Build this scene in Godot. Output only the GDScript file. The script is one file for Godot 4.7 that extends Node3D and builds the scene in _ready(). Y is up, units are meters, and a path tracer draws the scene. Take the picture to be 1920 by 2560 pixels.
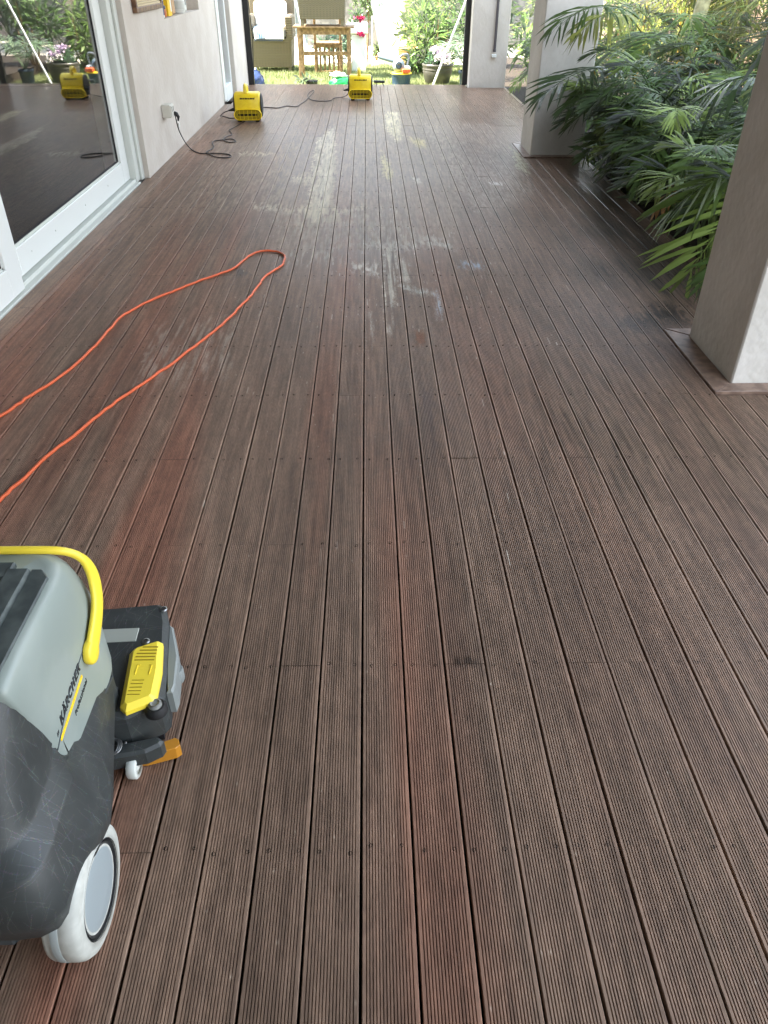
extends Node3D

const GAP0 := -0.021
const PITCH := 0.0948
const J0 := -0.753
const JS := 0.449
const LAWN := -0.2
var rng := RandomNumberGenerator.new()
var M := {}


# ---------------------------------------------------------------- helpers
func srgb(r: float, g: float, b: float, a := 1.0) -> Color:
	return Color(r / 255.0, g / 255.0, b / 255.0, a)


func mat(col: Color, rough := 0.6, metal := 0.0, spec := 0.5) -> StandardMaterial3D:
	var m := StandardMaterial3D.new()
	m.albedo_color = col
	m.roughness = rough
	m.metallic = metal
	m.metallic_specular = spec
	return m


func noise(sd: int, freq: float, oct := 4) -> FastNoiseLite:
	var n := FastNoiseLite.new()
	n.seed = sd
	n.noise_type = FastNoiseLite.TYPE_SIMPLEX
	n.frequency = freq
	n.fractal_octaves = oct
	return n


func noise_bytes(sd: int, freq: float, w: int, h: int, fw: int, fh: int, oct := 4) -> PackedByteArray:
	var im := noise(sd, freq, oct).get_image(w, h, false, false, true)
	im.convert(Image.FORMAT_L8)
	if w != fw or h != fh:
		im.resize(fw, fh, Image.INTERPOLATE_CUBIC)
	return im.get_data()


func ramp_tex(sd: int, freq: float, lo: Color, hi: Color, size := 256, oct := 4, a := 0.3, b := 0.7) -> ImageTexture:
	var n := noise(sd, freq, oct)
	var im := n.get_seamless_image(size, size)
	im.convert(Image.FORMAT_L8)
	var d := im.get_data()
	var o := PackedByteArray()
	o.resize(size * size * 3)
	for i in size * size:
		var t := clampf((d[i] / 255.0 - a) / (b - a), 0.0, 1.0)
		o[i * 3] = int(lerpf(lo.r, hi.r, t) * 255.0)
		o[i * 3 + 1] = int(lerpf(lo.g, hi.g, t) * 255.0)
		o[i * 3 + 2] = int(lerpf(lo.b, hi.b, t) * 255.0)
	return ImageTexture.create_from_image(Image.create_from_data(size, size, false, Image.FORMAT_RGB8, o))


func tri_mat(tex: Texture2D, scale: float, rough: float, world := true) -> StandardMaterial3D:
	var m := mat(Color.WHITE, rough)
	m.albedo_texture = tex
	m.uv1_triplanar = true
	m.uv1_world_triplanar = world
	m.uv1_scale = Vector3.ONE * scale
	return m


func thing(called: String, label: String, category: String, at := Vector3.ZERO, group := "") -> Node3D:
	var o := Node3D.new()
	o.name = called
	add_child(o, true)
	o.position = at
	tag(o, label, category, group)
	return o


func tag(o: Node, label: String, category: String, group := "") -> void:
	o.set_meta("label", label)
	o.set_meta("category", category)
	if group:
		o.set_meta("group", group)


# a mesh given in the scene's coordinates, put under its parent
func put(called: String, mesh: Mesh, m: Material, parent: Node = null) -> MeshInstance3D:
	var o := MeshInstance3D.new()
	o.name = called
	o.mesh = mesh
	o.material_override = m
	var p: Node = parent if parent else self
	var off := Vector3.ZERO
	var q := p
	while q is Node3D and q != self:
		off += q.position
		q = q.get_parent()
	o.position = -off
	p.add_child(o, true)
	return o


func fin(st: SurfaceTool) -> ArrayMesh:
	st.generate_normals()
	return st.commit()


func begin() -> SurfaceTool:
	var st := SurfaceTool.new()
	st.begin(Mesh.PRIMITIVE_TRIANGLES)
	return st


func tri_out(st: SurfaceTool, a: Vector3, b: Vector3, c: Vector3, out: Vector3) -> void:
	var n := (a - c).cross(a - b)
	if n.dot(out) < 0.0:
		var t := b
		b = c
		c = t
	st.add_vertex(a)
	st.add_vertex(b)
	st.add_vertex(c)


func quad_out(st: SurfaceTool, a: Vector3, b: Vector3, c: Vector3, d: Vector3, out: Vector3) -> void:
	tri_out(st, a, b, c, out)
	tri_out(st, a, c, d, out)


func add_box(st: SurfaceTool, lo: Vector3, hi: Vector3, bev := 0.0, xf := Transform3D()) -> void:
	st.set_smooth_group(-1)
	var c := (lo + hi) * 0.5
	var h := (hi - lo) * 0.5
	if bev <= 0.0:
		for ax in 3:
			for s in [-1.0, 1.0]:
				var n := Vector3.ZERO
				n[ax] = s
				var u := Vector3.ZERO
				u[(ax + 1) % 3] = h[(ax + 1) % 3]
				var v := Vector3.ZERO
				v[(ax + 2) % 3] = h[(ax + 2) % 3]
				var o := c + n * h[ax]
				quad_out(st, xf * (o - u - v), xf * (o + u - v), xf * (o + u + v), xf * (o - u + v), xf.basis * n)
		return
	bev = minf(bev, minf(h.x, minf(h.y, h.z)) * 0.9)
	# the eight corners, each split into three points
	var f := func(sx: float, sy: float, sz: float, ax: int) -> Vector3:
		var p := Vector3(sx * h.x, sy * h.y, sz * h.z)
		var s := [sx, sy, sz]
		for k in 3:
			if k != ax:
				p[k] -= s[k] * bev
		return xf * (c + p)
	for ax in 3:
		var b1 := (ax + 1) % 3
		var b2 := (ax + 2) % 3
		for s in [-1.0, 1.0]:
			var q := []
			for uv in [[-1.0, -1.0], [1.0, -1.0], [1.0, 1.0], [-1.0, 1.0]]:
				var sg := [0.0, 0.0, 0.0]
				sg[ax] = s
				sg[b1] = uv[0]
				sg[b2] = uv[1]
				q.append(f.call(sg[0], sg[1], sg[2], ax))
			var n := Vector3.ZERO
			n[ax] = s
			quad_out(st, q[0], q[1], q[2], q[3], xf.basis * n)
		for s1 in [-1.0, 1.0]:
			for s2 in [-1.0, 1.0]:
				var q := []
				for e in [[-1.0, b1], [1.0, b1], [1.0, b2], [-1.0, b2]]:
					var sg := [0.0, 0.0, 0.0]
					sg[ax] = e[0]
					sg[b1] = s1
					sg[b2] = s2
					q.append(f.call(sg[0], sg[1], sg[2], e[1]))
				var n := Vector3.ZERO
				n[b1] = s1
				n[b2] = s2
				quad_out(st, q[0], q[1], q[2], q[3], xf.basis * n)
	for sx in [-1.0, 1.0]:
		for sy in [-1.0, 1.0]:
			for sz in [-1.0, 1.0]:
				tri_out(st, f.call(sx, sy, sz, 0), f.call(sx, sy, sz, 1), f.call(sx, sy, sz, 2), xf.basis * Vector3(sx, sy, sz))


func box(lo: Vector3, hi: Vector3, bev := 0.0, xf := Transform3D()) -> ArrayMesh:
	var st := begin()
	add_box(st, lo, hi, bev, xf)
	return fin(st)


func add_loft(st: SurfaceTool, rings: Array, cap0 := true, cap1 := true, smooth := true, closed := true) -> void:
	st.set_smooth_group(1 if smooth else -1)
	var cs := []
	for r in rings:
		var c := Vector3.ZERO
		for p in r:
			c += p
		cs.append(c / r.size())
	var n: int = rings[0].size()
	for i in rings.size() - 1:
		var a = rings[i]
		var b = rings[i + 1]
		for k in (n if closed else n - 1):
			var k2 := (k + 1) % n
			var mid: Vector3 = (a[k] + a[k2] + b[k] + b[k2]) * 0.25
			var out: Vector3 = mid - (cs[i] + cs[i + 1]) * 0.5
			var nn: Vector3 = (a[k] - b[k2]).cross(a[k] - a[k2]) + (a[k] - b[k]).cross(a[k] - b[k2])
			var flip: bool = nn.dot(out) < 0.0
			for t in [[a[k], a[k2], b[k2]], [a[k], b[k2], b[k]]]:
				st.add_vertex(t[0])
				st.add_vertex(t[2] if flip else t[1])
				st.add_vertex(t[1] if flip else t[2])
	st.set_smooth_group(-1)
	if cap0:
		var o: Vector3 = cs[0] - cs[1]
		for k in n:
			tri_out(st, rings[0][k], rings[0][(k + 1) % n], cs[0], o)
	if cap1:
		var m := rings.size() - 1
		var o: Vector3 = cs[m] - cs[m - 1]
		for k in n:
			tri_out(st, rings[m][k], rings[m][(k + 1) % n], cs[m], o)


func add_tube(st: SurfaceTool, pts: Array, rad, sides := 8, caps := true, flat_y := 1.0) -> void:
	var rings := []
	var up := Vector3.UP
	var n := pts.size()
	for i in n:
		var d: Vector3 = (pts[mini(i + 1, n - 1)] - pts[maxi(i - 1, 0)]).normalized()
		if i == 0 and absf(d.dot(up)) > 0.9:
			up = Vector3.RIGHT
		var s := d.cross(up).normalized()
		if s.length() < 0.1:
			s = d.cross(Vector3.RIGHT).normalized()
		var u := s.cross(d).normalized()
		up = u
		var r: float = rad[i] if rad is Array else rad
		var ring := PackedVector3Array()
		for k in sides:
			var a := TAU * k / sides
			ring.append(pts[i] + s * cos(a) * r + u * sin(a) * r * flat_y)
		rings.append(ring)
	add_loft(st, rings, caps, caps)


func tube(pts: Array, rad, sides := 8, flat_y := 1.0) -> ArrayMesh:
	var st := begin()
	add_tube(st, pts, rad, sides, true, flat_y)
	return fin(st)


# profile: [radius, along] pairs
func add_lathe(st: SurfaceTool, prof: Array, c: Vector3, axis: Vector3, sides := 32, caps := true) -> void:
	var s := axis.cross(Vector3.RIGHT if absf(axis.x) < 0.8 else Vector3.UP).normalized()
	var u := s.cross(axis).normalized()
	var rings := []
	for p in prof:
		var ring := PackedVector3Array()
		for k in sides:
			var a := TAU * k / sides
			ring.append(c + axis * p[1] + (s * cos(a) + u * sin(a)) * maxf(p[0], 0.0002))
		rings.append(ring)
	# each ring pair on its own so that sharp corners stay sharp where the profile repeats a point
	add_loft(st, rings, caps, caps)


func lathe(prof: Array, c: Vector3, axis := Vector3.UP, sides := 32) -> ArrayMesh:
	var st := begin()
	add_lathe(st, prof, c, axis, sides)
	return fin(st)


# polygon of (a, b) pairs swept along ax; the two other axes are those after it in turn
func add_prism(st: SurfaceTool, poly: PackedVector2Array, ax: int, t0: float, t1: float, bev := 0.0, smooth := false) -> void:
	var b1 := (ax + 1) % 3
	var b2 := (ax + 2) % 3
	if Geometry2D.is_polygon_clockwise(poly):
		poly = poly.duplicate()
		poly.reverse()
	var n := poly.size()
	var inset := PackedVector2Array()
	for i in n:
		var e0 := (poly[i] - poly[(i + n - 1) % n]).normalized()
		var e1 := (poly[(i + 1) % n] - poly[i]).normalized()
		var m := (Vector2(-e0.y, e0.x) + Vector2(-e1.y, e1.x))
		m = m.normalized() / maxf(0.4, cos(e0.angle_to(e1) * 0.5))
		inset.append(poly[i] + m * bev)
	var mk := func(pl: PackedVector2Array, t: float) -> PackedVector3Array:
		var r := PackedVector3Array()
		for p in pl:
			var v := Vector3.ZERO
			v[ax] = t
			v[b1] = p.x
			v[b2] = p.y
			r.append(v)
		return r
	var rings := []
	var bb := bev * signf(t1 - t0)
	if bev > 0.0:
		rings = [mk.call(inset, t0), mk.call(poly, t0 + bb), mk.call(poly, t1 - bb), mk.call(inset, t1)]
	else:
		rings = [mk.call(poly, t0), mk.call(poly, t1)]
	# outward is told from the polygon's turning
	st.set_smooth_group(1 if smooth else -1)
	for i in rings.size() - 1:
		for k in n:
			var k2 := (k + 1) % n
			var e := (poly[k2] - poly[k]).normalized()
			var out := Vector3.ZERO
			out[b1] = e.y
			out[b2] = -e.x
			quad_out(st, rings[i][k], rings[i][k2], rings[i + 1][k2], rings[i + 1][k], out)
	st.set_smooth_group(-1)
	var idx := Geometry2D.triangulate_polygon(inset if bev > 0.0 else poly)
	for e in 2:
		var ring = rings[0] if e == 0 else rings[rings.size() - 1]
		var out := Vector3.ZERO
		out[ax] = (-1.0 if e == 0 else 1.0) * signf(t1 - t0)
		for i in range(0, idx.size(), 3):
			tri_out(st, ring[idx[i]], ring[idx[i + 1]], ring[idx[i + 2]], out)


func prism(poly: PackedVector2Array, ax: int, t0: float, t1: float, bev := 0.0, smooth := false) -> ArrayMesh:
	var st := begin()
	add_prism(st, poly, ax, t0, t1, bev, smooth)
	return fin(st)


func rounded(lo: Vector2, hi: Vector2, r: float, n := 6) -> PackedVector2Array:
	var o := PackedVector2Array()
	for c in [[hi.x - r, hi.y - r, 0], [lo.x + r, hi.y - r, 1], [lo.x + r, lo.y + r, 2], [hi.x - r, lo.y + r, 3]]:
		for k in n + 1:
			var a: float = (c[2] + float(k) / n) * PI * 0.5
			o.append(Vector2(c[0] + cos(a) * r, c[1] + sin(a) * r))
	return o


func smooth_path(p: Array, per := 6) -> Array:
	var o := []
	for i in p.size() - 1:
		var a: Vector3 = p[maxi(i - 1, 0)]
		var b: Vector3 = p[i]
		var c: Vector3 = p[i + 1]
		var d: Vector3 = p[mini(i + 2, p.size() - 1)]
		for k in per:
			o.append(b.cubic_interpolate(c, a, d, float(k) / per))
	o.append(p[p.size() - 1])
	return o


func flat_path(a: Array, y: float) -> Array:
	var o := []
	for i in range(0, a.size(), 2):
		o.append(Vector3(a[i], y, a[i + 1]))
	return o


func xz(a: Array) -> PackedVector2Array:   # (z, x) pairs for a prism along y, from x, z numbers
	var o := PackedVector2Array()
	for i in range(0, a.size(), 2):
		o.append(Vector2(a[i + 1], a[i]))
	return o


func text(s: String, size: float, at: Vector3, xdir: Vector3, ydir: Vector3, m: Material, called: String, parent: Node, bold := true, depth := 0.001) -> MeshInstance3D:
	var t := TextMesh.new()
	var f := SystemFont.new()
	f.font_names = PackedStringArray(["Droid Sans"])
	f.font_weight = 700 if bold else 400
	t.font = f
	t.text = s
	t.font_size = 64
	t.pixel_size = size / 64.0
	t.depth = depth
	t.curve_step = 2.0
	t.horizontal_alignment = HORIZONTAL_ALIGNMENT_LEFT
	t.vertical_alignment = VERTICAL_ALIGNMENT_BOTTOM
	var o := put(called, t, m, parent)
	o.transform = Transform3D(Basis(xdir, ydir, xdir.cross(ydir).normalized()), at + o.position)
	return o


# ---------------------------------------------------------------- foliage
func add_leaf(st: SurfaceTool, a: Vector3, dir: Vector3, side: Vector3, ln: float, w: float, droop: float, segs := 3) -> void:
	var p := a
	var d := dir.normalized()
	var l := p
	var r := p
	for i in range(1, segs + 1):
		var t := float(i) / segs
		d = (d + Vector3.DOWN * droop / segs).normalized()
		p += d * ln / segs
		var ww := w * (1.0 if i == 1 else 0.85 if t < 0.8 else 0.0)
		var s := (side - d * side.dot(d)).normalized()
		var nl := p - s * ww * 0.5
		var nr := p + s * ww * 0.5
		if i == 1:
			st.add_vertex(l)
			st.add_vertex(nl)
			st.add_vertex(nr)
		else:
			st.add_vertex(l)
			st.add_vertex(nl)
			st.add_vertex(r)
			if i < segs:
				st.add_vertex(r)
				st.add_vertex(nl)
				st.add_vertex(nr)
		l = nl
		r = nr


func frond_mesh(base: Vector3, tip: Vector3, sag: float, ln: float, w: float, pairs: int, droop: float, lift := 0.25, bare := 0.2) -> ArrayMesh:
	var st := begin()
	st.set_smooth_group(-1)
	var mid := (base + tip) * 0.5 + Vector3.UP * sag
	var at := func(t: float) -> Vector3:
		return base.lerp(mid, t).lerp(mid.lerp(tip, t), t)
	var pts := []
	for i in 9:
		pts.append(at.call(i / 8.0))
	var rr := []
	for i in 9:
		rr.append(lerpf(0.006, 0.0012, i / 8.0))
	add_tube(st, pts, rr, 4)
	for i in pairs:
		var t := lerpf(bare, 1.0, (i + 0.5) / pairs)
		var p: Vector3 = at.call(t)
		var f: Vector3 = (at.call(minf(t + 0.04, 1.0)) - at.call(t - 0.04)).normalized()
		var s := f.cross(Vector3.UP).normalized()
		var u := s.cross(f).normalized()
		var open := lerpf(1.15, 0.35, pow((t - bare) / (1.0 - bare), 1.5))
		var size := ln * sin(PI * lerpf(0.18, 0.86, (t - bare) / (1.0 - bare)))
		for sd in [-1.0, 1.0]:
			var a := open + rng.randf_range(-0.28, 0.28)
			var d: Vector3 = f * cos(a) + s * sd * sin(a) + u * (lift + rng.randf_range(-0.25, 0.25))
			add_leaf(st, p, d, f.cross(d.normalized()).cross(d).normalized() + u * 0.2, size * rng.randf_range(0.85, 1.1), w * rng.randf_range(0.8, 1.15), droop * rng.randf_range(0.7, 1.3))
	return fin(st)


func leaf_cloud(c: Vector3, rad: Vector3, n: int, ln: float, w: float, up := 0.3) -> ArrayMesh:
	var st := begin()
	st.set_smooth_group(-1)
	var clumps := []
	for i in maxi(6, n / 40):
		var v := Vector3(rng.randfn(), rng.randfn(), rng.randfn()).normalized() * pow(rng.randf(), 0.4)
		clumps.append(c + v * rad * 0.8)
	for i in n:
		var q: Vector3 = clumps[rng.randi() % clumps.size()]
		var v := Vector3(rng.randfn(), rng.randfn(), rng.randfn()).normalized()
		var p := q + v * rad * 0.33 * rng.randf()
		var d := (v + Vector3.UP * up).normalized()
		add_leaf(st, p, d, d.cross(Vector3(rng.randfn(), rng.randfn(), rng.randfn())).normalized(), ln * rng.randf_range(0.6, 1.2), w * rng.randf_range(0.7, 1.2), 0.5, 2)
	return fin(st)


func _ready() -> void:
	rng.seed = 7
	# ------------------------------------------------------------ camera, sky, sun, exposure
	var cam := Camera3D.new()
	cam.name = "camera"
	add_child(cam)
	cam.transform = Transform3D(Basis(Vector3(0.99981, 0.00499, 0.01887), Vector3(0.00706, 0.80907, -0.58767), Vector3(-0.0182, 0.58769, 0.80888)).orthonormalized(), Vector3(0, 1.309, 0))
	cam.fov = 68.337
	cam.near = 0.05
	cam.far = 200.0
	cam.current = true
	var we := WorldEnvironment.new()
	we.name = "world_environment"
	var env := Environment.new()
	env.background_mode = Environment.BG_SKY
	var sky := Sky.new()
	var sm := ProceduralSkyMaterial.new()
	sm.sky_top_color = Color(0.70, 0.765, 0.85)
	sm.sky_horizon_color = Color(0.96, 0.955, 0.945)
	sm.sky_curve = 0.22
	sm.ground_bottom_color = Color(0.2, 0.19, 0.17)
	sm.ground_horizon_color = Color(0.5, 0.5, 0.48)
	sm.sky_energy_multiplier = 1.0
	sky.sky_material = sm
	env.sky = sky
	env.tonemap_mode = Environment.TONE_MAPPER_LINEAR
	env.tonemap_exposure = 8.2
	env.sdfgi_enabled = true
	env.ssao_enabled = true
	env.ssil_enabled = true
	we.environment = env
	add_child(we)
	var sun := DirectionalLight3D.new()
	sun.name = "sun"
	add_child(sun)
	sun.look_at_from_position(Vector3.ZERO, -Vector3(-0.60, 0.77, 0.03), Vector3.UP)
	sun.light_energy = 1.6
	sun.light_color = Color(1.0, 0.95, 0.87)
	sun.light_angular_distance = 0.5
	sun.shadow_enabled = true

	materials()
	ground()
	house()
	deck()
	pillars()
	garden_fences()
	scrubber()
	fans_and_cords()
	wall_things()
	palms()
	far_garden()


# ---------------------------------------------------------------- materials
func materials() -> void:
	M.wall = tri_mat(ramp_tex(11, 0.012, srgb(196, 188, 177), srgb(202, 195, 185), 512, 5), 0.35, 0.85)
	M.wall.heightmap_enabled = false
	var nn := NoiseTexture2D.new()
	nn.noise = noise(5, 0.09, 3)
	nn.width = 512
	nn.height = 512
	nn.seamless = true
	nn.as_normal_map = true
	nn.bump_strength = 3.0
	M.wall.normal_enabled = true
	M.wall.normal_texture = nn
	M.wall.normal_scale = 0.12
	M.pillar = tri_mat(ramp_tex(12, 0.01, srgb(194, 190, 181), srgb(204, 200, 192), 512, 5), 0.4, 0.9)
	M.pillar.normal_enabled = true
	M.pillar.normal_texture = nn
	M.pillar.normal_scale = 0.15
	M.white = mat(srgb(226, 230, 226), 0.35)
	M.white_dull = mat(srgb(205, 209, 202), 0.5)
	M.rubber_black = mat(srgb(24, 24, 25), 0.7)
	M.black = mat(srgb(22, 23, 25), 0.45)
	M.steel = mat(srgb(150, 152, 152), 0.35, 0.9)
	var g := mat(Color(0.25, 0.3, 0.28, 0.02), 0.01)
	g.transparency = BaseMaterial3D.TRANSPARENCY_ALPHA
	M.glass = g
	M.earth = tri_mat(ramp_tex(31, 0.05, srgb(36, 30, 24), srgb(58, 48, 38), 256), 1.5, 0.95)
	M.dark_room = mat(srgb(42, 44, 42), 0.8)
	M.room_floor = mat(srgb(32, 28, 25), 0.7)
	M.yellow = mat(srgb(243, 217, 66), 0.4)
	M.fan_yellow = tri_mat(ramp_tex(41, 0.02, srgb(244, 212, 26), srgb(250, 222, 40), 256, 4), 3.0, 0.42, false)


# ---------------------------------------------------------------- ground and setting
func ground() -> void:
	var st := begin()
	add_box(st, Vector3(-70, -0.6, -110), Vector3(70, LAWN - 0.06, 70))
	var o := put("ground", fin(st), M.earth)
	o.set_meta("kind", "structure")
	var lawn := put("lawn", box(Vector3(-14, LAWN - 0.058, -15.9), Vector3(12, LAWN, -11.62)), tri_mat(ramp_tex(33, 0.06, srgb(112, 122, 78), srgb(152, 158, 110), 256), 1.2, 0.95))
	lawn.set_meta("kind", "structure")
	# the grass blades that stand on the lawn: nobody could count them
	var b := begin()
	b.set_smooth_group(-1)
	for i in 9:
		var a := rng.randf() * TAU
		var p := Vector3(rng.randf_range(-0.05, 0.05), 0, rng.randf_range(-0.05, 0.05))
		var h := rng.randf_range(0.03, 0.065)
		var lean := Vector3(cos(a), 0, sin(a)) * 0.02
		var s := Vector3(-sin(a), 0, cos(a)) * 0.0035
		b.add_vertex(p - s)
		b.add_vertex(p + s)
		b.add_vertex(p + lean + Vector3.UP * h)
	var mm := MultiMesh.new()
	mm.transform_format = MultiMesh.TRANSFORM_3D
	mm.use_colors = true
	mm.mesh = fin(b)
	mm.instance_count = 9000
	for i in mm.instance_count:
		var z := -12.3 - 3.6 * pow(rng.randf(), 0.8)
		mm.set_instance_transform(i, Transform3D(Basis(Vector3.UP, rng.randf() * TAU).scaled(Vector3.ONE * rng.randf_range(0.7, 1.3)), Vector3(rng.randf_range(-3.2, 3.2), LAWN, z)))
		var t := rng.randf_range(0.75, 1.25)
		mm.set_instance_color(i, Color(0.20 * t, 0.235 * t, 0.10 * t))
	var gr := MultiMeshInstance3D.new()
	gr.name = "grass"
	gr.multimesh = mm
	var gm := mat(Color.WHITE, 0.7)
	gm.vertex_color_use_as_albedo = true
	gm.backlight_enabled = true
	gm.backlight = Color(0.2, 0.25, 0.1)
	gr.material_override = gm
	add_child(gr)
	gr.set_meta("kind", "stuff")
	tag(gr, "short green lawn grass in front of the wooden garden table", "grass")
	var pv := put("gravel_path", box(Vector3(-14, LAWN - 0.058, -21.0), Vector3(12, LAWN + 0.004, -15.9)), tri_mat(ramp_tex(34, 0.12, srgb(176, 168, 152), srgb(214, 206, 190), 256), 2.0, 0.95))
	pv.set_meta("kind", "structure")
	var bp := put("added_paving", box(Vector3(-9, LAWN - 0.058, 2.45), Vector3(9, -0.05, 14)), tri_mat(ramp_tex(35, 0.1, srgb(140, 134, 124), srgb(160, 154, 144), 256), 1.5, 0.9))  # unseen paving added behind the camera to bounce sunlight back in
	bp.set_meta("kind", "structure")
	var bed := put("garden_bed_soil", box(Vector3(1.86, LAWN - 0.058, -16), Vector3(4.6, -0.06, 0.5)), M.earth)
	bed.set_meta("kind", "structure")


# ---------------------------------------------------------------- house
func house() -> void:
	var h := thing("house", "pale rendered house with white sliding door and long blank wall along the deck", "house", Vector3(-1.64, 0, -6))
	var X := -1.64
	var B := -1.96
	var st := begin()
	add_box(st, Vector3(B, -0.26, -9.80), Vector3(X, 0.94, -6.10))
	add_box(st, Vector3(B, 0.94, -7.32), Vector3(X, 1.42, -6.10))
	add_box(st, Vector3(B, 0.94, -9.80), Vector3(X, 1.42, -8.88))
	add_box(st, Vector3(B, 0.94, -8.88), Vector3(-1.79, 1.42, -7.32))
	add_box(st, Vector3(B, 1.42, -9.80), Vector3(X, 3.06, -6.10))
	put("wall", fin(st), M.wall, h)
	put("lintel", box(Vector3(B, 2.2, -6.098), Vector3(X - 0.004, 3.06, 2.9)), M.wall, h)
	put("end_wall", box(Vector3(B, -0.26, -11.55), Vector3(-1.575, 3.06, -10.42), 0.006), M.wall, h)
	st = begin()
	add_box(st, Vector3(B, 2.2, -10.42), Vector3(X - 0.004, 3.06, -9.80))
	put("lintel", fin(st), M.wall, h)
	put("added_upper_storey", box(Vector3(-9.0, 3.064, -11.7), Vector3(-1.64, 5.95, 1.2)), M.wall, h)  # unseen storey added to block the sun, its height set by the shadow wanted
	put("side_wall", box(Vector3(-9.0, -0.26, -11.7), Vector3(B - 0.002, 3.06, -11.45)), M.wall, h)
	put("inner_wall", box(Vector3(-6.2, -0.26, -11.45), Vector3(-6.0, 3.06, 2.9)), M.dark_room, h)
	put("side_wall", box(Vector3(-6.2, -0.26, 2.9), Vector3(B, 3.06, 3.1)), M.wall, h)
	put("room_floor", box(Vector3(-6.0, -0.2, -11.45), Vector3(-1.82, -0.01, 2.9)), M.room_floor, h)
	put("room_ceiling", box(Vector3(-6.0, 2.6, -11.45), Vector3(B - 0.004, 3.06, 2.9)), M.dark_room, h)
	put("added_back_wall", box(Vector3(-1.955, -0.26, 2.42), Vector3(1.95, 3.06, 2.7)), M.wall, h)  # unseen wall added behind the camera to keep light out from that side
	# sliding door
	var d := put("sliding_door", box(Vector3(-1.82, 0.0, -6.098), Vector3(-1.694, 2.198, -5.945), 0.004), M.white_dull, h)
	put("jamb_moulding", box(Vector3(-1.694, 0.0, -6.098), Vector3(-1.675, 2.198, -6.03), 0.004), M.white_dull, d)
	st = begin()
	add_box(st, Vector3(-1.82, -0.03, -5.943), Vector3(-1.706, 0.022, 2.8), 0.003)
	add_box(st, Vector3(-1.706, -0.03, -5.943), Vector3(-1.668, 0.007, 2.8), 0.002)
	add_box(st, Vector3(-1.712, 0.0, -5.943), Vector3(-1.704, 0.027, 2.8), 0.002)
	put("sill", fin(st), M.white_dull, d)
	for s in [[-1.74, -5.94, -3.66, 0.028, 0.162, 0.15], [-1.684, -3.67, -1.2, 0.012, 0.15, 0.14]]:
		var x: float = s[0]
		var sw: float = s[5]
		put("rail", box(Vector3(x - 0.045, s[3], s[1] + sw), Vector3(x, s[4], s[2] - sw), 0.003), M.white, d)
		put("rail", box(Vector3(x - 0.045, 2.06, s[1] + sw), Vector3(x, 2.19, s[2] - sw), 0.003), M.white, d)
		put("stile", box(Vector3(x - 0.045, s[3], s[1]), Vector3(x, 2.19, s[1] + sw), 0.003), M.white, d)
		put("stile", box(Vector3(x - 0.045, s[3], s[2] - sw), Vector3(x, 2.19, s[2]), 0.003), M.white, d)
		st = begin()
		for e in [[s[4], s[4] + 0.012, s[1] + sw, s[2] - sw], [2.048, 2.06, s[1] + sw, s[2] - sw], [s[4], 2.06, s[1] + sw, s[1] + sw + 0.012], [s[4], 2.06, s[2] - sw - 0.012, s[2] - sw]]:
			add_box(st, Vector3(x - 0.03, e[0], e[2]), Vector3(x - 0.012, e[1], e[3]), 0.001)
		put("glazing_bead", fin(st), M.white_dull, d)
		st = begin()
		for e in [[s[4] + 0.012, s[4] + 0.018, s[1] + sw + 0.012, s[2] - sw - 0.012], [s[4] + 0.012, 2.05, s[1] + sw + 0.012, s[1] + sw + 0.018], [s[4] + 0.012, 2.05, s[2] - sw - 0.018, s[2] - sw - 0.012]]:
			add_box(st, Vector3(x - 0.029, e[0], e[2]), Vector3(x - 0.0155, e[1], e[3]))
		put("gasket", fin(st), M.rubber_black, d)
		put("pane", box(Vector3(x - 0.024, s[4], s[1] + sw), Vector3(x - 0.02, 2.06, s[2] - sw)), M.glass, d)
	for p in [[-5.4, 0.1], [-4.9, 0.1], [-4.35, 0.1], [-3.98, 0.1]]:
		st = begin()
		add_lathe(st, [[0.005, 0.0], [0.005, 0.003], [0.002, 0.004]], Vector3(-1.7405, p[1], p[0]), Vector3.RIGHT, 10)
		put("rail_cap", fin(st), M.white_dull, d)
	# window between the wall and the end wall
	st = begin()
	add_box(st, Vector3(-1.70, 0.02, -9.95), Vector3(-1.625, 2.2, -9.80), 0.004)
	add_box(st, Vector3(-1.70, 0.0, -10.42), Vector3(-1.625, 0.16, -9.95), 0.004)
	add_box(st, Vector3(-1.70, 0.16, -10.42), Vector3(-1.625, 2.2, -10.34), 0.004)
	var w := put("window", fin(st), M.white, h)
	put("pane", box(Vector3(-1.668, 0.16, -10.34), Vector3(-1.664, 2.2, -9.95)), M.glass, w)
	st = begin()
	add_box(st, Vector3(-1.69, 0.163, -9.972), Vector3(-1.64, 2.2, -9.953))
	put("gasket", fin(st), M.rubber_black, w)
	# black blind channel on the end wall, facing the garden
	st = begin()
	add_box(st, Vector3(-1.573, -0.02, -11.56), Vector3(-1.50, 3.06, -11.50), 0.004)
	add_tube(st, [Vector3(-1.49, 1.0, -11.47), Vector3(-1.47, 0.55, -11.47), Vector3(-1.50, 0.1, -11.47)], 0.006, 6)
	put("blind_channel", fin(st), M.black, h)


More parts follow.
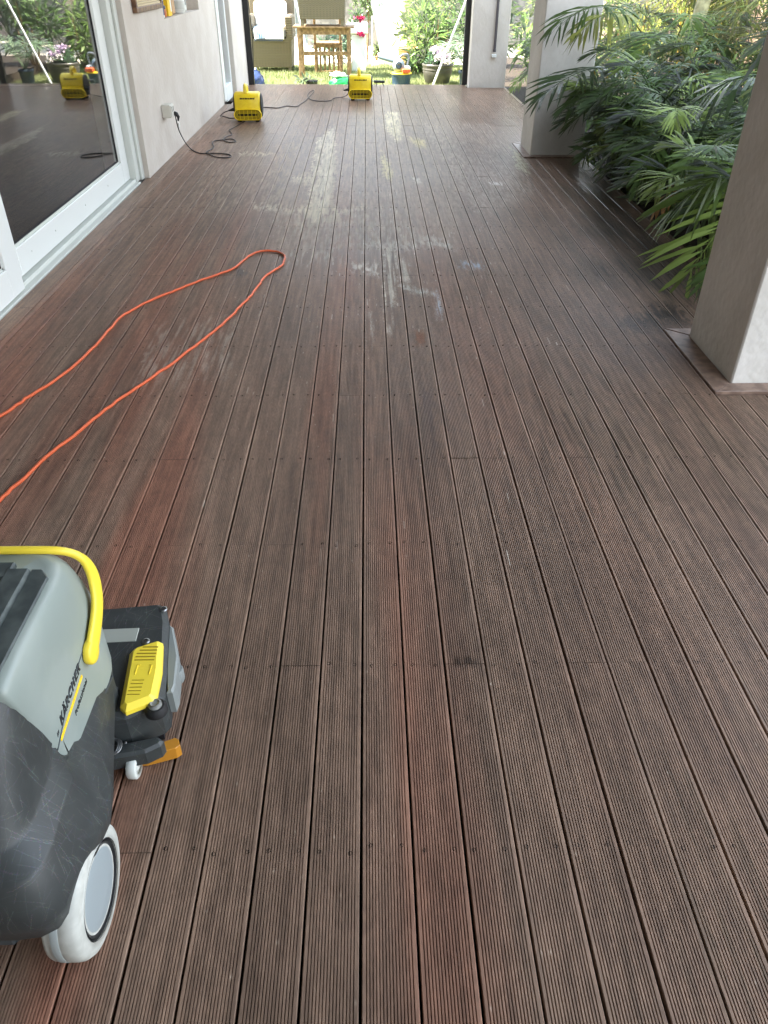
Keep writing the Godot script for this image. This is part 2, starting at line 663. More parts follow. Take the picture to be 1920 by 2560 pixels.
# ---------------------------------------------------------------- deck
func plank_mesh(x0: float, x1: float, z0: float, z1: float, tone: Color, ribbed: bool, y_off := 0.0, tilt := 0.0) -> ArrayMesh:
	var c := (x0 + x1) * 0.5
	var hw := (x1 - x0) * 0.5
	var pr := [Vector2(-hw, -0.019), Vector2(-hw, -0.0013), Vector2(-hw + 0.0013, 0.0)]
	if ribbed:
		var n := 15
		var span := hw * 2.0 - 0.010
		var p := span / n
		for i in n:
			var gx := -hw + 0.0062 + i * p
			pr.append(Vector2(gx, 0.0))
			pr.append(Vector2(gx + 0.0005, -0.0024))
			pr.append(Vector2(gx + 0.0017, -0.0024))
			pr.append(Vector2(gx + 0.0023, 0.0))
	pr.append(Vector2(hw - 0.0013, 0.0))
	pr.append(Vector2(hw, -0.0013))
	pr.append(Vector2(hw, -0.019))
	var v := PackedVector3Array()
	var nm := PackedVector3Array()
	var uv := PackedVector2Array()
	var uv2 := PackedVector2Array()
	var cl := PackedColorArray()
	var ix := PackedInt32Array()
	var du := rng.randf() * 7.0
	var dv := rng.randf() * 9.0
	var add := func(p: Vector3, nr: Vector3) -> void:
		v.append(p)
		nm.append(nr)
		uv.append(Vector2((p.x + 1.75) / 3.7, (p.z + 11.7) / 11.8))
		uv2.append(Vector2((p.x - x0) / 0.36 + du, p.z / 1.6 + dv))
		cl.append(tone)
	for i in pr.size() - 1:
		var a: Vector2 = pr[i]
		var b: Vector2 = pr[i + 1]
		var nr := Vector3(-(b.y - a.y), b.x - a.x, 0).normalized()
		var s := v.size()
		for q in [[a, z0], [b, z0], [b, z1], [a, z1]]:
			add.call(Vector3(c + q[0].x, q[0].y + y_off + q[0].x * tilt, q[1]), nr)
		ix.append_array([s, s + 2, s + 1, s, s + 3, s + 2] if z1 < z0 else [s, s + 1, s + 2, s, s + 2, s + 3])
	for e in [z0, z1]:
		var s := v.size()
		var nr := Vector3(0, 0, 1.0 if e == maxf(z0, z1) else -1.0)
		for q in [Vector2(-hw, -0.0025), Vector2(hw, -0.0025), Vector2(hw, -0.019), Vector2(-hw, -0.019)]:
			add.call(Vector3(c + q.x, q.y + y_off, e), nr)
		ix.append_array([s, s + 1, s + 2, s, s + 2, s + 3] if nr.z > 0 else [s, s + 2, s + 1, s, s + 3, s + 2])
	var ar := []
	ar.resize(Mesh.ARRAY_MAX)
	ar[Mesh.ARRAY_VERTEX] = v
	ar[Mesh.ARRAY_NORMAL] = nm
	ar[Mesh.ARRAY_TEX_UV] = uv
	ar[Mesh.ARRAY_TEX_UV2] = uv2
	ar[Mesh.ARRAY_COLOR] = cl
	ar[Mesh.ARRAY_INDEX] = ix
	var m := ArrayMesh.new()
	m.add_surface_from_arrays(Mesh.PRIMITIVE_TRIANGLES, ar)
	return m


func deck_material() -> StandardMaterial3D:
	var W := 1024
	var H := 2048
	var blot := noise_bytes(101, 0.012, W, 256, W, H, 4)       # long along the boards
	var red := noise_bytes(102, 0.008, W, 256, W, H, 3)
	var fine := noise_bytes(103, 0.06, W, H, W, H, 3)
	var streak := noise_bytes(104, 0.16, W, 128, W, H, 2)
	var big := noise_bytes(105, 0.01, 256, 512, W, H, 3)
	var scr := noise_bytes(106, 0.11, W, 512, W, H, 3)
	var px := PackedByteArray()
	px.resize(W * H * 3)
	var ro := PackedByteArray()
	ro.resize(W * H)
	for y in H:
		var z := -11.7 + 11.8 * (y + 0.5) / H
		var far := clampf((-z - 2.2) / 4.0, 0.0, 1.0)
		for x in W:
			var i := y * W + x
			var wx := -1.75 + 3.7 * (x + 0.5) / W
			var b := blot[i] / 255.0
			var f := fine[i] / 255.0
			var s := streak[i] / 255.0
			var g := big[i] / 255.0
			var v := 0.615 + 0.095 * (b - 0.5) + 0.08 * (f - 0.5) + 0.08 * (s - 0.5) + 0.10 * (g - 0.5)
			# the old red stain is left on the boards to the left, worn grey on the right
			var rd := clampf((red[i] / 255.0 - 0.42) * 3.0, 0.0, 1.0) * clampf(0.75 - wx * 0.8, 0.12, 1.0) * (1.0 - 0.75 * far)
			var cr := v * lerpf(0.955, 1.035, rd)
			var cg := v * lerpf(0.815, 0.765, rd)
			var cb := v * lerpf(0.735, 0.665, rd)
			# greenish black damp film in places
			var dk := clampf((b * 0.6 + g * 0.6 - 0.66) * 4.0, 0.0, 1.0) * clampf(wx * 0.7 + 0.35, 0.0, 1.0) * 0.35
			# shade of the palms, painted into the board colour along the planted edge
			var palm_shade := clampf((wx - 0.55) / 1.0, 0.0, 1.0) * clampf((-z - 2.6) / 1.2, 0.0, 1.0) * clampf((7.6 + z) / 1.5, 0.0, 1.0) * clampf(0.5 + (b + g - 1.0) * 1.6, 0.0, 1.0)
			dk += 1.0 * palm_shade + 0.6 * clampf((s - 0.56) * 5.0, 0.0, 1.0) * clampf((wx - 0.1) / 0.6, 0.0, 1.0) * clampf((g - 0.35) * 3.0, 0.0, 1.0)
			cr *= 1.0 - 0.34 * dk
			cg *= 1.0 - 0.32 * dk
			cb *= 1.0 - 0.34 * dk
			px[i * 3] = int(clampf(cr, 0, 1) * 255.0)
			px[i * 3 + 1] = int(clampf(cg, 0, 1) * 255.0)
			px[i * 3 + 2] = int(clampf(cb, 0, 1) * 255.0)
			ro[i] = int(clampf(0.62 - 0.2 * far - 0.12 * clampf((-z - 6.0) / 3.5, 0.0, 1.0) + (0.16 - 0.12 * far) * (g - 0.5) + 0.12 * (1.0 - far) * (f - 0.5), 0.12, 0.9) * 255.0)
	# dried sealer, scrapes and stains, each with a shape of its own: [polygon x, z ..., r, g, b, cover, breaks up, along the boards]
	var stains := [
		[[-0.75, -9.2, 0.75, -9.2, 0.8, -6.5, 0.5, -4.4, -0.5, -4.3, -0.8, -6.0], [0.86, 0.82, 0.76], 0.22, 0.75, 0.3],
		[[0.55, -8.5, 1.25, -8.5, 1.2, -5.6, 0.7, -5.0], [0.84, 0.82, 0.8], 0.28, 0.8, 0.3],
		[[-1.35, -7.6, -0.6, -7.4, -0.6, -5.2, -1.2, -5.0], [0.82, 0.78, 0.72], 0.25, 0.85, 0.3],
		[[-0.95, -3.2, -0.6, -3.3, -0.55, -2.7, -0.9, -2.6], [0.85, 0.84, 0.82], 0.3, 0.95, 0.5],
		[[-0.327, -8.397, -0.254, -6.706, -0.244, -5.35, -0.311, -4.881, -0.376, -4.969, -0.434, -5.901, -0.58, -6.0, -0.56, -6.15, -0.44, -6.2, -0.469, -7.627, -0.411, -7.919], [0.95, 0.935, 0.89], 0.75, 0.4, 0.75],
		[[-0.36, -8.0, -0.29, -6.7, -0.28, -5.3, -0.35, -5.3, -0.39, -6.6], [0.97, 0.96, 0.93], 0.75, 0.5, 0.7],
		[[0.203, -9.259, 0.341, -9.261, 0.32, -7.635, 0.273, -7.541, 0.196, -8.028, 0.167, -8.46], [0.96, 0.94, 0.84], 0.6, 0.45, 0.75],
		[[0.118, -7.186, 0.166, -6.709, 0.201, -6.284, 0.17, -5.964, 0.11, -6.217], [0.95, 0.93, 0.8], 0.6, 0.4, 0.3],
		[[0.371, -7.779, 0.525, -7.637, 0.517, -7.232, 0.422, -7.362], [0.96, 0.93, 0.74], 0.5, 0.35, 0.2],
		[[-0.767, -5.33, -0.568, -5.26, -0.397, -5.17, -0.135, -5.21, -0.009, -5.28, -0.009, -5.17, -0.135, -5.09, -0.397, -5.04, -0.568, -5.14, -0.767, -5.22], [0.95, 0.93, 0.88], 0.75, 0.75, 0.1],
		[[-0.47, -5.3, -0.2, -5.3, -0.16, -4.9, -0.42, -4.7], [0.9, 0.88, 0.82], 0.4, 0.8, 0.4],
		[[-1.1, -7.1, -0.79, -7.0, -0.79, -6.87, -1.1, -6.93], [0.95, 0.93, 0.88], 0.6, 0.85, 0.1],
		[[0.33, -6.12, 0.40, -6.1, 0.40, -5.92, 0.35, -5.95], [0.95, 0.95, 0.95], 0.7, 0.6, 0.1],
		[[0.90, -5.97, 1.0, -5.95, 1.0, -5.86, 0.9, -5.9], [0.95, 0.95, 0.98], 0.7, 0.6, 0.1],
		[[1.27, -7.4, 1.322, -6.87, 1.25, -6.2, 1.19, -6.42], [0.9, 0.92, 0.85], 0.5, 0.5, 0.3],
		[[-0.02, -4.48, 0.231, -4.42, 0.386, -4.55, 0.46, -4.46, 0.5, -4.3, 0.44, -4.36, 0.39, -4.43, 0.231, -4.33, -0.02, -4.40], [0.92, 0.92, 0.92], 0.7, 0.6, 0.2],
		[[0.09, -4.35, 0.16, -4.337, 0.12, -3.429, 0.075, -3.45], [0.92, 0.92, 0.9], 0.6, 0.75, 1.0],
		[[0.155, -4.15, 0.215, -4.1, 0.215, -3.78, 0.17, -3.78], [0.92, 0.92, 0.9], 0.55, 0.75, 1.0],
		[[0.16, -3.78, 0.21, -3.70, 0.281, -3.66, 0.334, -3.65, 0.334, -3.61, 0.26, -3.61, 0.18, -3.66], [0.92, 0.95, 0.95], 0.75, 0.7, 0.2],
		[[0.325, -3.65, 0.342, -3.63, 0.34, -3.33, 0.312, -3.32], [0.82, 0.9, 1.0], 0.8, 0.6, 1.0],
		[[-0.09, -4.09, -0.025, -4.08, -0.025, -3.93, -0.085, -3.94], [0.95, 0.95, 0.95], 0.75, 0.7, 0.2],
		[[-0.012, -4.08, 0.065, -4.06, 0.065, -3.88, -0.006, -3.93], [0.95, 0.95, 0.95], 0.75, 0.7, 0.3],
		[[-0.012, -3.34, 0.012, -3.34, 0.01, -3.0, -0.004, -3.0], [0.9, 0.92, 0.92], 0.6, 0.7, 1.0],
		[[0.085, -3.33, 0.118, -3.32, 0.108, -3.12, 0.083, -3.12], [0.9, 0.92, 0.92], 0.4, 0.8, 1.0],
		[[0.49, -4.12, 0.62, -4.1, 0.62, -3.98, 0.49, -4.0], [0.75, 0.85, 0.98], 0.5, 0.9, 0.2],
		[[-0.5, -4.3, -0.1, -4.4, -0.08, -4.1, -0.45, -4.0], [0.85, 0.86, 0.84], 0.4, 1.1, 0.5],
		[[-0.62, -5.0, 0.0, -5.1, 0.4, -4.6, 0.3, -4.2, -0.4, -4.4], [0.8, 0.8, 0.78], 0.35, 1.15, 0.5],
		[[0.204, -3.138, 0.246, -3.147, 0.238, -3.028, 0.199, -3.02], [0.62, 0.44, 0.34], 0.9, 0.1, 0.0],
		[[1.34, -3.46, 1.46, -3.46, 1.46, -3.24, 1.364, -3.22, 1.13, -3.14, 1.12, -3.23, 1.29, -3.33], [0.16, 0.14, 0.13], 0.5, 0.7, 0.4],
		[[0.19, -2.62, 0.235, -2.62, 0.235, -2.3, 0.21, -2.05, 0.2, -2.3], [0.3, 0.22, 0.2], 0.3, 0.6, 0.8],
		[[-0.62, -4.0, -0.7, -4.02, -0.74, -3.86, -0.66, -3.84], [0.24, 0.2, 0.18], 0.35, 0.9, 0.1],
		[[0.178, -1.222, 0.25, -1.224, 0.25, -1.196, 0.178, -1.194], [0.24, 0.2, 0.18], 0.4, 0.9, 0.2],
	]
	for k in stains.size():
		var s = stains[k]
		var pg := PackedVector2Array()
		var lo := Vector2(9, 99)
		var hi := Vector2(-9, -99)
		for j in range(0, s[0].size(), 2):
			var p := Vector2(s[0][j], s[0][j + 1])
			pg.append(p)
			lo = lo.min(p)
			hi = hi.max(p)
		var y0 := clampi(int((lo.y - 0.06 + 11.7) / 11.8 * H), 0, H - 1)
		var y1 := clampi(int((hi.y + 0.06 + 11.7) / 11.8 * H), 0, H - 1)
		var x0 := clampi(int((lo.x - 0.04 + 1.75) / 3.7 * W), 0, W - 1)
		var x1 := clampi(int((hi.x + 0.04 + 1.75) / 3.7 * W), 0, W - 1)
		for y in range(y0, y1 + 1):
			for x in range(x0, x1 + 1):
				var i := y * W + x
				var n1 := fine[i] / 255.0
				var n2 := scr[i] / 255.0
				var n3 := streak[i] / 255.0
				var w := Vector2(-1.75 + 3.7 * (x + 0.5) / W + (n1 - 0.5) * minf(0.05, (hi.x - lo.x) * 0.4), -11.7 + 11.8 * (y + 0.5) / H + (n2 - 0.5) * minf(0.22, (hi.y - lo.y) * 0.4))
				var share := 0.0
				for e in 5:
					if Geometry2D.is_point_in_polygon(w + Vector2(rng.randf_range(-0.014, 0.014), rng.randf_range(-0.09, 0.09)) * minf(1.0, (hi.y - lo.y) * 3.0), pg):
						share += 0.2
				if share == 0.0:
					continue
				var nz := lerpf(n2, n3, s[4])
				var c: float = share * clampf((nz - s[3] * 0.5) * 4.0 + 0.3, 0.0, 1.0) * minf(1.0, s[2] * 1.75) * lerpf(0.7, 1.0, n1)
				for q in 3:
					px[i * 3 + q] = int(lerpf(px[i * 3 + q], s[1][q] * 255.0, c))
				ro[i] = int(lerpf(ro[i], 170.0 if s[1][0] > 0.5 else 60.0, c * 0.7))
	# chips of the same white residue scattered round the scrapes
	for k in 900:
		var wx := rng.randfn(0.05, 0.38)
		var wz := rng.randfn(-4.7, 1.1)
		var cx := int((wx + 1.75) / 3.7 * W)
		var cy := int((wz + 11.7) / 11.8 * H)
		var ln := 1 + int(pow(rng.randf(), 4.0) * 14.0)
		var c := rng.randf_range(0.25, 0.85)
		for e in ln:
			if cx < 0 or cx >= W or cy + e < 0 or cy + e >= H:
				continue
			var i := (cy + e) * W + cx
			for q in 3:
				px[i * 3 + q] = int(lerpf(px[i * 3 + q], 238.0 - q * 4.0, c))
	# light specks of dirt
	for k in 1500:
		var x := rng.randi() % W
		var y := rng.randi() % H
		var i := y * W + x
		var c := rng.randf_range(0.3, 0.8)
		for q in 3:
			px[i * 3 + q] = int(lerpf(px[i * 3 + q], 225.0 - q * 8.0, c))
	# wet patch at the right edge
	for y in range(int((11.7 - 6.9) / 11.8 * H), int((11.7 - 5.2) / 11.8 * H)):
		for x in range(int(3.30 / 3.7 * W), W):
			var i := y * W + x
			if big[i] + fine[i] * 0.3 > 120:
				ro[i] = 70
	var m := mat(Color(0.97, 0.945, 0.895), 1.0)
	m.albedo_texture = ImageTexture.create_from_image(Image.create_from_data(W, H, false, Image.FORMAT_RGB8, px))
	m.roughness_texture = ImageTexture.create_from_image(Image.create_from_data(W, H, false, Image.FORMAT_L8, ro))
	m.roughness_texture_channel = BaseMaterial3D.TEXTURE_CHANNEL_RED
	m.vertex_color_use_as_albedo = true
	m.metallic_specular = 0.38
	# fine grain on each board's own coordinates
	var g1 := noise(111, 0.05, 4).get_seamless_image(256, 64)
	g1.resize(256, 1024, Image.INTERPOLATE_CUBIC)
	g1.convert(Image.FORMAT_L8)
	var gd := g1.get_data()
	var sp := noise(112, 0.2, 2).get_seamless_image(256, 256)
	sp.resize(256, 1024, Image.INTERPOLATE_CUBIC)
	sp.convert(Image.FORMAT_L8)
	var sd := sp.get_data()
	var go := PackedByteArray()
	go.resize(256 * 1024 * 3)
	for i in 256 * 1024:
		var t := 0.82 + 0.22 * (gd[i] / 255.0) + 0.14 * (sd[i] / 255.0 - 0.5)
		go[i * 3] = int(clampf(t * 0.98, 0, 1) * 255.0)
		go[i * 3 + 1] = int(clampf(t * 0.97, 0, 1) * 255.0)
		go[i * 3 + 2] = int(clampf(t * 0.96, 0, 1) * 255.0)
	m.detail_enabled = true
	m.detail_blend_mode = BaseMaterial3D.BLEND_MODE_MUL
	m.detail_uv_layer = BaseMaterial3D.DETAIL_UV_2
	m.detail_albedo = ImageTexture.create_from_image(Image.create_from_data(256, 1024, false, Image.FORMAT_RGB8, go))
	return m


func deck() -> void:
	var d := Node3D.new()
	d.name = "deck_floor"
	add_child(d)
	d.set_meta("kind", "structure")
	tag(d, "reddish brown ribbed timber deck with damp patches and dried white scrapes", "deck")
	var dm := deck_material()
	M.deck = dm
	var fixed := {2: [1], 6: [1], -1: [4], 3: [3], -2: [1]}
	var screws := []
	for k in range(-16, 20):
		var x0 := GAP0 + PITCH * k + 0.0024
		var x1 := GAP0 + PITCH * (k + 1) - 0.0024
		var wob := rng.randf_range(-0.0011, 0.0011)
		x0 += wob
		x1 += wob * 0.5
		var ribbed := true
		if k == 19:
			x1 = 1.82
			ribbed = false
		var stops := [[2.4, -11.58]]
		if k >= 14:
			stops = [[2.4, -2.535], [-3.165, -6.825], [-7.475, -11.29]]
		if k <= -16:
			x0 = -1.536
		for s in stops:
			# joints on joists, not next to each other
			var cuts := [s[0]]
			var j := rng.randi_range(-4, 3)
			var js := []
			if fixed.has(k):
				js = fixed[k].duplicate()
				j = js[0] + rng.randi_range(5, 8)
			while J0 - JS * j > s[1] + 0.7:
				if J0 - JS * j < s[0] - 0.7:
					js.append(j)
				j += rng.randi_range(5, 10)
			for q in js:
				cuts.append(J0 - JS * q)
			cuts.append(s[1])
			for i in cuts.size() - 1:
				var t := rng.randf_range(1.08, 1.40)
				var warm := rng.randf_range(-0.045, 0.055) + lerpf(0.035, -0.035, clampf((x0 + 0.8) / 1.8, 0.0, 1.0))
				var tone := Color(t * (1.0 + warm), t, t * (1.0 - warm * 0.8))
				var a: float = cuts[i] - (0.0007 if i > 0 else 0.0)
				var b: float = cuts[i + 1] + (0.0007 if i < cuts.size() - 2 else 0.0)
				var yo := rng.randf_range(-0.0008, 0.0008)
				var tl := rng.randf_range(-0.006, 0.006)
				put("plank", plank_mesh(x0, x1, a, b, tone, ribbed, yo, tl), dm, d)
				for q in range(-7, 26):
					var z := J0 - JS * q
					if z > a or z < b:
						continue
					var zs := [z + rng.randf_range(-0.006, 0.006)]
					if absf(z - a) < 0.02:
						zs = [z - 0.013]
					elif absf(z - b) < 0.02:
						zs = [z + 0.013]
					for e in zs:
						if k < 19:
							screws.append(Vector3(x0 + 0.017 + rng.randf_range(-0.003, 0.003), yo - 0.028 * tl + 0.0002, e + rng.randf_range(-0.003, 0.003)))
							screws.append(Vector3(x1 - 0.017 + rng.randf_range(-0.003, 0.003), yo + 0.028 * tl + 0.0002, e + rng.randf_range(-0.003, 0.003)))
	# border board and ripped strip along the house
	var bz := [2.4, J0 - JS * 6, -6.098]
	for i in 2:
		put("border_plank", plank_mesh(-1.663, -1.572, bz[i] - 0.001, bz[i + 1] + 0.001, Color(1.32, 1.10, 1.08), false), dm, d)
	put("border_plank", plank_mesh(-1.636, -1.572, -6.1, -9.79, Color(1.20, 1.14, 1.12), false), dm, d)
	put("strip_plank", plank_mesh(-1.5675, -1.5405, 2.4, -3.4, Color(1.34, 1.08, 1.03), false), dm, d)
	put("strip_plank", plank_mesh(-1.5675, -1.5405, -3.402, -11.56, Color(1.20, 1.12, 1.08), false), dm, d)
	var mm := MultiMesh.new()
	mm.transform_format = MultiMesh.TRANSFORM_3D
	var cy := lathe([[0.0034, -0.003], [0.0034, 0.0002], [0.0024, -0.0004], [0.0004, -0.0004]], Vector3.ZERO, Vector3.UP, 8)
	mm.mesh = cy
	mm.instance_count = screws.size()
	for i in screws.size():
		mm.set_instance_transform(i, Transform3D(Basis().scaled(Vector3.ONE * rng.randf_range(0.95, 1.25)), screws[i]))
	var sc := MultiMeshInstance3D.new()
	sc.name = "screw_heads"
	sc.multimesh = mm
	sc.material_override = mat(srgb(30, 25, 22), 0.9, 0.0, 0.2)
	d.add_child(sc)
	sc.set_meta("kind", "stuff")
	# loose dark splinter marks and drain dirt at butt joints
	var st := begin()
	for q in range(-7, 25):
		var z := J0 - JS * q
		add_box(st, Vector3(-1.68, -0.115, z - 0.022), Vector3(1.81, -0.0225, z + 0.022))
	put("joists", fin(st), mat(srgb(60, 48, 40), 0.9), d)
	st = begin()
	add_box(st, Vector3(-1.66, -0.19, -11.60), Vector3(1.82, -0.021, -11.582))
	add_box(st, Vector3(1.822, -0.19, -11.58), Vector3(1.84, -0.021, 2.4))
	put("fascia", fin(st), mat(srgb(150, 150, 155), 0.6), d)


# ---------------------------------------------------------------- pillars and roof
func pillars() -> void:
	var specs := [
		["square rendered pillar at the right edge nearest the foreground, half cut by the frame", 1.393, 1.81, -3.085, -2.62],
		["grey rendered pillar with palm fronds hanging across its face", 1.372, 1.81, -7.395, -6.91]]
	for s in specs:
		var p := thing("pillar", s[0], "pillar", Vector3((s[1] + s[2]) * 0.5, 0, (s[3] + s[4]) * 0.5), "rendered pillars along the deck edge")
		put("shaft", box(Vector3(s[1], -0.2, s[3]), Vector3(s[2], 3.06, s[4]), 0.006), M.pillar, p)
		var x0 := 1.3075
		var x1: float = s[1] - 0.001
		var z0: float = s[3] - 0.072
		var z1: float = s[4] + 0.072
		var h := 0.008
		# flat mitred boards round its foot
		var st := begin()
		add_prism(st, xz([x0, z1, x1, s[4] + 0.001, x1, s[3] - 0.001, x0, z0]), 1, -0.012, h, 0.0015)
		put("skirt_board", fin(st), M.skirt if M.has("skirt") else skirt_mat(), p)
		st = begin()
		add_prism(st, xz([x0 + 0.003, z1, x1 + 0.002, s[4] + 0.0025, 1.815, s[4] + 0.0025, 1.815, z1]), 1, -0.012, h + 0.002, 0.0015)
		put("skirt_board", fin(st), M.skirt, p)
		st = begin()
		add_prism(st, xz([x0 + 0.003, z0, x1 + 0.002, s[3] - 0.0025, 1.815, s[3] - 0.0025, 1.815, z0]), 1, -0.012, h + 0.002, 0.0015)
		put("skirt_board", fin(st), M.skirt, p)
	var p := thing("pillar", "white rendered pier with black blind channel at the far garden end of the deck", "pillar", Vector3(1.57, 0, -11.5), "rendered pillars along the deck edge")
	put("shaft", box(Vector3(1.338, -0.2, -11.72), Vector3(1.815, 2.5, -11.34), 0.006), M.wall, p)
	put("blind_channel", box(Vector3(1.27, 0.0, -11.62), Vector3(1.336, 2.5, -11.55), 0.004), M.black, p)
	var st := begin()
	add_tube(st, [Vector3(1.64, 2.4, -11.31), Vector3(1.64, 0.42, -11.31)], 0.017, 10)
	add_tube(st, [Vector3(1.64, 0.43, -11.31), Vector3(1.64, 0.40, -11.31)], 0.021, 10)
	add_box(st, Vector3(1.625, 1.4, -11.34), Vector3(1.655, 1.43, -11.3))
	put("crank_rod", fin(st), mat(srgb(80, 76, 80), 0.4), p)
	put("rod_clip", box(Vector3(1.61, 0.34, -11.34), Vector3(1.67, 0.375, -11.305), 0.004), M.white, p)
	var r := thing("patio_roof", "flat patio roof over the near part of the deck", "roof", Vector3(0.2, 2.5, -4))
	put("roof_slab", box(Vector3(-1.635, 2.904, -9.5), Vector3(1.95, 3.06, 2.4)), mat(srgb(104, 92, 78), 0.7), r)
	put("edge_beam", box(Vector3(1.42, 2.752, -9.5), Vector3(1.78, 2.902, 2.4)), mat(srgb(104, 92, 78), 0.7), r)


func skirt_mat() -> StandardMaterial3D:
	var m := tri_mat(ramp_tex(51, 0.03, srgb(112, 90, 76), srgb(138, 114, 98), 256), 1.6, 0.45)
	M.skirt = m
	return m


# ---------------------------------------------------------------- fences
func garden_fences() -> void:
	var f := thing("paling_fence", "tall brown vertical timber fence behind the palms", "fence", Vector3(4.5, LAWN, -6))
	var tex := ramp_tex(61, 0.03, srgb(92, 82, 72), srgb(136, 122, 108), 256, 4)
	var ms := []
	for i in 4:
		var m := tri_mat(tex, 1.3, 0.85)
		m.albedo_color = Color(0.85 + 0.06 * i, 0.82 + 0.06 * i, 0.8 + 0.06 * i)
		ms.append(m)
	var pm := box(Vector3(-0.02, 0, -0.058), Vector3(0.0, 1.75, 0.058), 0.003)
	for i in 140:
		var o := MeshInstance3D.new()
		o.name = "plank"
		o.mesh = pm
		o.material_override = ms[rng.randi() % 4]
		o.position = Vector3(rng.randf_range(-0.006, 0.006), rng.randf_range(-0.02, 0.02), 5.0 - i * 0.121)
		f.add_child(o, true)
	var st := begin()
	for y in [0.3, 0.9, 1.5]:
		add_box(st, Vector3(4.52, LAWN + y, -18.0), Vector3(4.57, LAWN + y + 0.09, -0.5))
	put("rail", fin(st), ms[0], f)
	var g := thing("garden_wall", "dark grey rendered wall across the back of the garden", "wall", Vector3(0, LAWN, -20))
	put("wall_panel", box(Vector3(-9, LAWN, -20.2), Vector3(4.45, 2.0, -20.0)), tri_mat(ramp_tex(62, 0.02, srgb(96, 97, 94), srgb(120, 120, 116), 256), 0.8, 0.85), g)


# ---------------------------------------------------------------- floor scrubber
func mirror_ring(right: Array, y: float, xc: float) -> PackedVector3Array:
	var r := PackedVector3Array()
	for p in right:
		r.append(Vector3(p[0], y, p[1]))
	for i in range(right.size() - 1, -1, -1):
		r.append(Vector3(2.0 * xc - right[i][0], y, right[i][1]))
	return r


